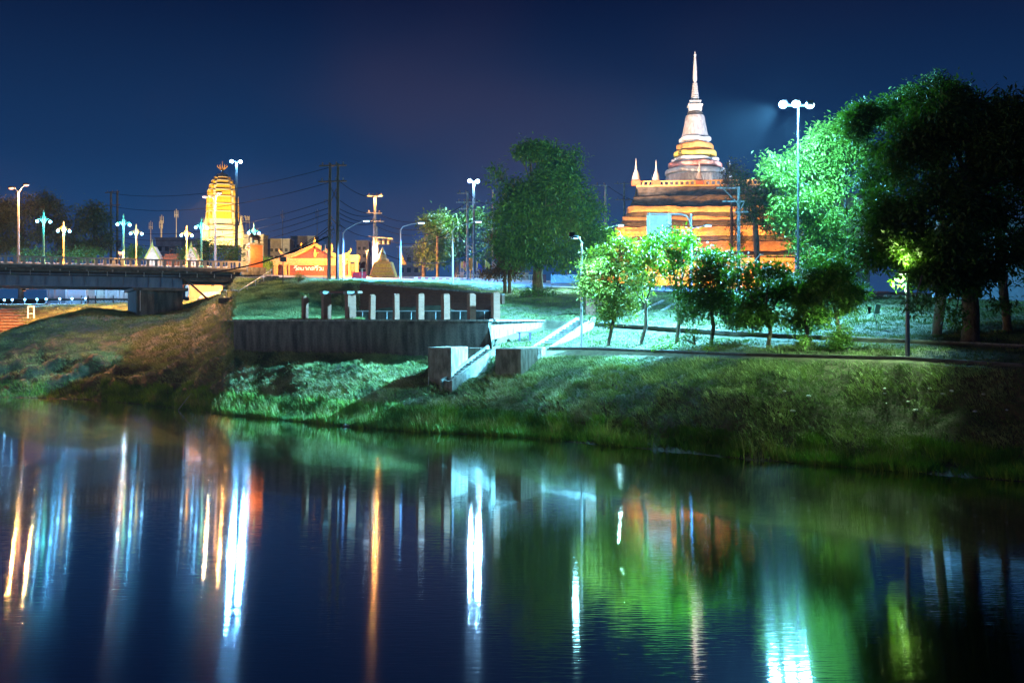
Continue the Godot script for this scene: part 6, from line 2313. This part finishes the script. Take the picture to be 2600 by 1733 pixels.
		mb.tube([top, px(q[0] + 6, q[1] - 20, q[2]), px(q[0], q[1], q[2])], [0.05, 0.035, 0.015], 6)
		part(t, "twig", mb, M.bark)
	# leaning trunk behind
	g = on_bank(2378, 850)
	var dd := -g.z
	tree("leaning_tree", "tree with pale leaning trunk on the floodlit lawn", "trees on the right lawn", [g, px(2388, 780, dd), px(2395, 680, dd), px(2390, 520, dd + 3), px(2380, 380, dd + 8)], [0.36, 0.3, 0.27, 0.2, 0.12],
		[[2230, 320, 70, 80, 60], [2300, 270, 72, 90, 55], [2370, 250, 72, 80, 50], [2240, 420, 68, 60, 70], [2240, 520, 64, 50, 60], [2330, 620, 61, 90, 50]], 26000, 0.36, dark, 141, M.pale_bark)
	g = ground_at(2560, 58)
	tree("side_trunk_tree", "dark second trunk near the right edge of the picture", "trees on the right lawn", [g, px(2545, 700, 58), px(2535, 500, 58), px(2530, 380, 58)], [0.3, 0.26, 0.22, 0.15], [[2580, 420, 58, 90, 80], [2640, 330, 59, 90, 90]], 5000, 0.34, dark, 142)
	# row of small trees on the lawn
	var row := [
		[1545, 884, 1566, 700, [[1520, 690, 62, 45], [1570, 655, 75, 45], [1590, 770, 40, 36], [1610, 700, 48, 48], [1545, 745, 50, 40], [1500, 720, 30, 36], [1575, 625, 40, 22], [1540, 790, 36, 30]], 6500, autumn, "small lit tree with leaning trunk nearest the upper steps", 68.6],
		[1628, 886, 1640, 760, [[1640, 650, 52, 36], [1665, 690, 34, 28], [1600, 700, 22, 22]], 1300, autumn, "small forked tree with thin bare branches, second from the steps", 67.4],
		[1718, 887, 1716, 720, [[1690, 620, 52, 40], [1730, 650, 40, 40], [1700, 690, 30, 26], [1745, 610, 24, 22]], 1700, fresh, "small tree with sparse bluish crown, third from the steps", 65.8],
		[1806, 880, 1800, 760, [[1770, 690, 62, 48], [1850, 690, 60, 55], [1810, 760, 82, 46], [1870, 770, 40, 40], [1740, 740, 42, 40], [1830, 650, 42, 26], [1760, 795, 44, 26], [1850, 800, 40, 24]], 6800, green, "small dark dense tree, fourth from the steps", 63.5],
		[1951, 878, 1945, 790, [[1915, 750, 62, 60], [1985, 740, 60, 60], [1900, 810, 44, 26], [1890, 700, 40, 34], [1950, 805, 56, 28], [1960, 690, 46, 22]], 6000, green, "small dark dense tree, fifth from the steps", 60.5],
		[2042, 872, 2044, 800, [[2050, 760, 40, 46], [2030, 810, 30, 26], [2070, 700, 36, 34]], 3600, [Vector3(0.05, 0.12, 0.015), Vector3(0.15, 0.26, 0.035)], "slim green tree right of the dark small trees", 60],
		[2125, 878, 2122, 790, [[2140, 760, 42, 38], [2100, 740, 34, 36], [2170, 740, 24, 26], [2120, 690, 34, 34], [2090, 800, 26, 20]], 4400, fresh, "small bright green tree on the right part of the lawn", 58.5]]
	for k in row.size():
		var q: Array = row[k]
		var d: float = q[8]
		var b := ground_at(q[0], d)
		var lob := []
		for l in q[4]:
			lob.append([l[0], l[1], d + (hash(l[0]) % 10) * 0.12 - 0.6, l[2], l[3]])
		tree("lawn_tree", q[7], "small trees in a row on the lawn", [b, px(lerpf(q[0], q[2], 0.35) + 8, lerpf(883, q[3], 0.45), d), px(q[2], q[3], d)], [0.17, 0.13, 0.1], lob, int(q[5] * 1.7), 0.3, q[6], 150 + k, null, null, 0.5, 0.5)
	bush("round bright bush at the foot of the right small tree", [[2125, 868, 57, 38, 26], [2140, 845, 57.2, 22, 20]], 1900, 0.2, fresh, 63)
	bush("yellow-green sapling on the lawn below the wall", [[2040, 862, 57.5, 14, 14]], 350, 0.2, fresh, 64)
	bush("leafy shoot at the foot of the fourth small tree", [[1765, 850, 62, 22, 18], [1740, 862, 62, 16, 10]], 520, 0.2, fresh, 65)
	bush("yellow flowering clump below the fourth small tree", [[1802, 878, 60.5, 12, 10]], 260, 0.18, fresh, 66)
	bush("dark shrub hugging the foot of the large tree's trunk", [[1345, 742, 95.5, 30, 14], [1390, 744, 95.5, 26, 12]], 900, 0.3, green, 67)
	bush("creeping ground shrub between the second and third small trees", [[1680, 880, 63.8, 30, 8], [1700, 872, 64, 22, 8]], 500, 0.16, fresh, 68)
# ---------------------------------------------------------------- light levels
var FL := {"chedi": 150.0, "spire": 24.0, "spire_far": 4200.0, "prang": 6000.0, "globe": 40.0, "sodium": 550.0, "sodium_down": 1300.0, "under": 220.0, "led": 2500.0, "mast": 9000.0, "mast_left": 380.0, "mast_mid": 1200.0, "lawn": 420.0, "near": 380.0, "gate": 60.0, "steps": 300.0, "tree": 520.0, "halo": 260.0}

func sky_image() -> ImageTexture:
	var w := 1024
	var h := 512
	var im := Image.create(w, h, false, Image.FORMAT_RGBF)
	var f := FastNoiseLite.new()
	f.seed = 47
	f.frequency = 0.8
	f.fractal_octaves = 3
	var stops := [[0.0, Vector3(0.010, 0.058, 0.175)], [4.0, Vector3(0.0078, 0.046, 0.14)], [9.0, Vector3(0.0045, 0.025, 0.085)], [18.0, Vector3(0.0016, 0.0062, 0.031)], [40.0, Vector3(0.0014, 0.005, 0.025)], [90.0, Vector3(0.0013, 0.0046, 0.023)]]
	for y in h:
		var el := 90.0 - 180.0 * (y + 0.5) / h
		var c: Vector3 = stops[0][1]
		for i in stops.size() - 1:
			if el >= stops[i][0]:
				c = stops[i][1].lerp(stops[i + 1][1], clampf((el - stops[i][0]) / (stops[i + 1][0] - stops[i][0]), 0, 1))
		if el < 0:
			c = Vector3(0.004, 0.008, 0.02)
		for x in w:
			var az := TAU * (x + 0.5) / w
			var ce := cos(deg_to_rad(el))
			var cl := f.get_noise_3d(cos(az) * ce * 2.2, sin(deg_to_rad(el)) * 5.0, sin(az) * ce * 2.2)
			# thin cloud that takes the reddish glow of the town
			var k := smoothstep(-0.3, 0.7, cl) * clampf((el - 0.5) / 4.0, 0, 1) * clampf((22.0 - el) / 14.0, 0, 1)
			var q := c + (Vector3(0.022, 0.012, 0.018) - c * 0.3) * k
			im.set_pixel(x, y, Color(q.x, q.y, q.z))
	return ImageTexture.create_from_image(im)

func _ready() -> void:
	# camera
	var cam := Camera3D.new()
	cam.name = "camera"
	cam.projection = Camera3D.PROJECTION_FRUSTUM
	cam.near = 0.1
	cam.far = 4000
	cam.size = 0.1 * 1733.0 / F
	cam.frustum_offset = Vector2(0, 0.1 * (HZ - 866.5) / F)
	cam.keep_aspect = Camera3D.KEEP_HEIGHT
	add_child(cam)
	cam.position = Vector3(0, EYE, 0)
	cam.current = true
	# sky and air
	var env := Environment.new()
	env.background_mode = Environment.BG_SKY
	var sky := Sky.new()
	var pano := PanoramaSkyMaterial.new()
	pano.panorama = sky_image()
	sky.sky_material = pano
	env.sky = sky
	env.tonemap_mode = Environment.TONE_MAPPER_LINEAR
	env.tonemap_exposure = 1.3
	env.sdfgi_enabled = true
	env.ssao_enabled = true
	env.ssil_enabled = true
	env.fog_enabled = FOG > 0.0
	env.fog_density = maxf(FOG, 0.00001)
	env.fog_light_color = Color(0.85, 0.9, 1.0)
	var we := WorldEnvironment.new()
	we.name = "world"
	we.environment = env
	add_child(we)
	# a faint moon behind the camera
	var moon := DirectionalLight3D.new()
	moon.name = "moon"
	moon.light_energy = 0.03
	moon.light_color = Color(0.6, 0.72, 1.0)
	moon.light_angular_distance = 3.0
	moon.shadow_enabled = true
	add_child(moon)
	moon.basis = Basis.looking_at(Vector3(0.35, -0.6, -0.7).normalized())

	materials()
	more_materials()
	make_ground()
	make_bridge()
	make_pillars()
	make_terrace()
	make_underbridge()
	make_chedi()
	make_prang()
	make_gate()
	make_buildings()
	make_bridge_lamps()
	make_masts()
	make_poles()
	make_roadside()
	make_trees()
	make_grass()

const FOG := 0.00007

func more_materials() -> void:
	var w := StandardMaterial3D.new()
	w.albedo_color = lin(0.46, 0.47, 0.48)
	w.metallic = 1.0
	w.roughness = 0.052
	w.metallic_specular = 0.75
	w.clearcoat_enabled = true
	w.clearcoat = 0.5
	w.clearcoat_roughness = 0.04
	w.anisotropy_enabled = true
	w.anisotropy = -0.9
	var f := FastNoiseLite.new()
	f.seed = 3
	f.frequency = 0.035
	f.fractal_octaves = 3
	var hm := f.get_seamless_image(512, 512)
	var im := Image.create(512, 512, false, Image.FORMAT_RGB8)
	# ripples run across the stream: they lean mostly along it
	for y in 512:
		for x in 512:
			var dx := hm.get_pixel((x + 2) % 512, y).r - hm.get_pixel((x + 510) % 512, y).r
			var dy := hm.get_pixel(x, (y + 2) % 512).r - hm.get_pixel(x, (y + 510) % 512).r
			var q := Vector3(-dx * 0.35, dy * 3.0, 1.0).normalized()
			im.set_pixel(x, y, Color(q.x * 0.5 + 0.5, q.y * 0.5 + 0.5, q.z * 0.5 + 0.5))
	w.normal_enabled = true
	w.normal_texture = ImageTexture.create_from_image(im)
	w.normal_scale = 0.036
	w.uv1_triplanar = true
	w.uv1_world_triplanar = true
	w.uv1_scale = Vector3(0.06, 0.16, 0.4)
	M.water = w
	M.block_concrete = rough_mat(Vector3(0.08, 0.065, 0.05), Vector3(0.28, 0.24, 0.2), 0.5, 51, 0.9, 0.3)
	M.path_soil = rough_mat(Vector3(0.16, 0.11, 0.07), Vector3(0.26, 0.18, 0.12), 0.5, 52)
	M.laterite = brick_mat(Vector3(0.16, 0.07, 0.04), Vector3(0.3, 0.15, 0.09), Vector3(0.08, 0.05, 0.035), 0.25, 53)
	M.hedge_core = mat(0.06, 0.07, 0.03)
	M.grey_blue = mat(0.22, 0.25, 0.3)
	M.pale_blue = mat(0.5, 0.54, 0.6)
	M.pink_wall = rough_mat(Vector3(0.42, 0.32, 0.27), Vector3(0.58, 0.46, 0.38), 0.4, 54)
	M.ochre = rough_mat(Vector3(0.45, 0.24, 0.08), Vector3(0.6, 0.36, 0.14), 0.3, 55, 0.9, 0.4)
	M.ochre_plaster = rough_mat(Vector3(0.5, 0.28, 0.08), Vector3(0.68, 0.42, 0.14), 0.4, 56)
	M.old_plaster = rough_mat(Vector3(0.3, 0.27, 0.25), Vector3(0.68, 0.62, 0.56), 0.25, 57, 0.9, 0.5)
	M.red_cloth = rough_mat(Vector3(0.5, 0.1, 0.06), Vector3(0.75, 0.5, 0.42), 0.12, 58, 0.8)
	M.white_cloth = rough_mat(Vector3(0.62, 0.62, 0.6), Vector3(0.78, 0.78, 0.76), 0.3, 59, 0.8)
	M.yellow_cloth = rough_mat(Vector3(0.72, 0.5, 0.06), Vector3(0.8, 0.6, 0.14), 0.4, 60, 0.8)
	M.orange_cloth = rough_mat(Vector3(0.62, 0.2, 0.04), Vector3(0.75, 0.4, 0.1), 0.25, 61, 0.8)
	M.blue_cloth = mat(0.06, 0.08, 0.35)
	M.lantern = mat(0.75, 0.28, 0.03)
	M.roof_tile = rough_mat(Vector3(0.42, 0.17, 0.05), Vector3(0.6, 0.3, 0.09), 0.8, 62, 0.6)
	M.pole_wood = rough_mat(Vector3(0.07, 0.045, 0.03), Vector3(0.15, 0.1, 0.065), 0.6, 63, 0.9, 0.25)
	M.ceramic = mat(0.12, 0.07, 0.05, 0.3)
	M.slate = mat(0.06, 0.07, 0.09)
	M.maroon_dark = mat(0.09, 0.02, 0.02)
	M.sign_back = rough_mat(Vector3(0.5, 0.52, 0.54), Vector3(0.58, 0.6, 0.62), 0.4, 64, 0.6)
	M.red = mat(0.7, 0.02, 0.015, 0.45)
	M.red_dark = mat(0.45, 0.05, 0.05, 0.6)
	M.banner = rough_mat(Vector3(0.28, 0.42, 0.6), Vector3(0.4, 0.55, 0.7), 0.3, 65)
	M.pale_green = mat(0.35, 0.5, 0.42)
	M.violet = mat(0.22, 0.2, 0.4)
	M.sheet = rough_mat(Vector3(0.5, 0.52, 0.54), Vector3(0.66, 0.68, 0.7), 0.3, 66, 0.6, 0.3)
	M.sheet_blue = rough_mat(Vector3(0.32, 0.42, 0.56), Vector3(0.42, 0.52, 0.66), 0.3, 67, 0.6)
	M.town = rough_mat(Vector3(0.3, 0.3, 0.33), Vector3(0.46, 0.46, 0.5), 0.1, 68)
	M.cable = mat(0.01, 0.01, 0.012, 1.0)
	M.cable.metallic_specular = 0.0
	M.mast_paint = mat(0.025, 0.027, 0.03, 0.6, 0.2)
	M.lamp_pole = mat(0.13, 0.12, 0.12, 0.6, 0.2)
	M.lime = mat(0.4, 0.55, 0.15)
	M.post_paint = mat(0.16, 0.17, 0.2, 0.35, 0.6)
	M.globe = glow(0.2, 0.6, 1.0, 12.0)
	M.led = glow(0.5, 0.75, 1.0, 6.0)
	M.mast_glow = glow(0.6, 0.85, 1.0, 12.0)
	M.lawn_glow = glow(0.8, 1.0, 0.7, 3.0)
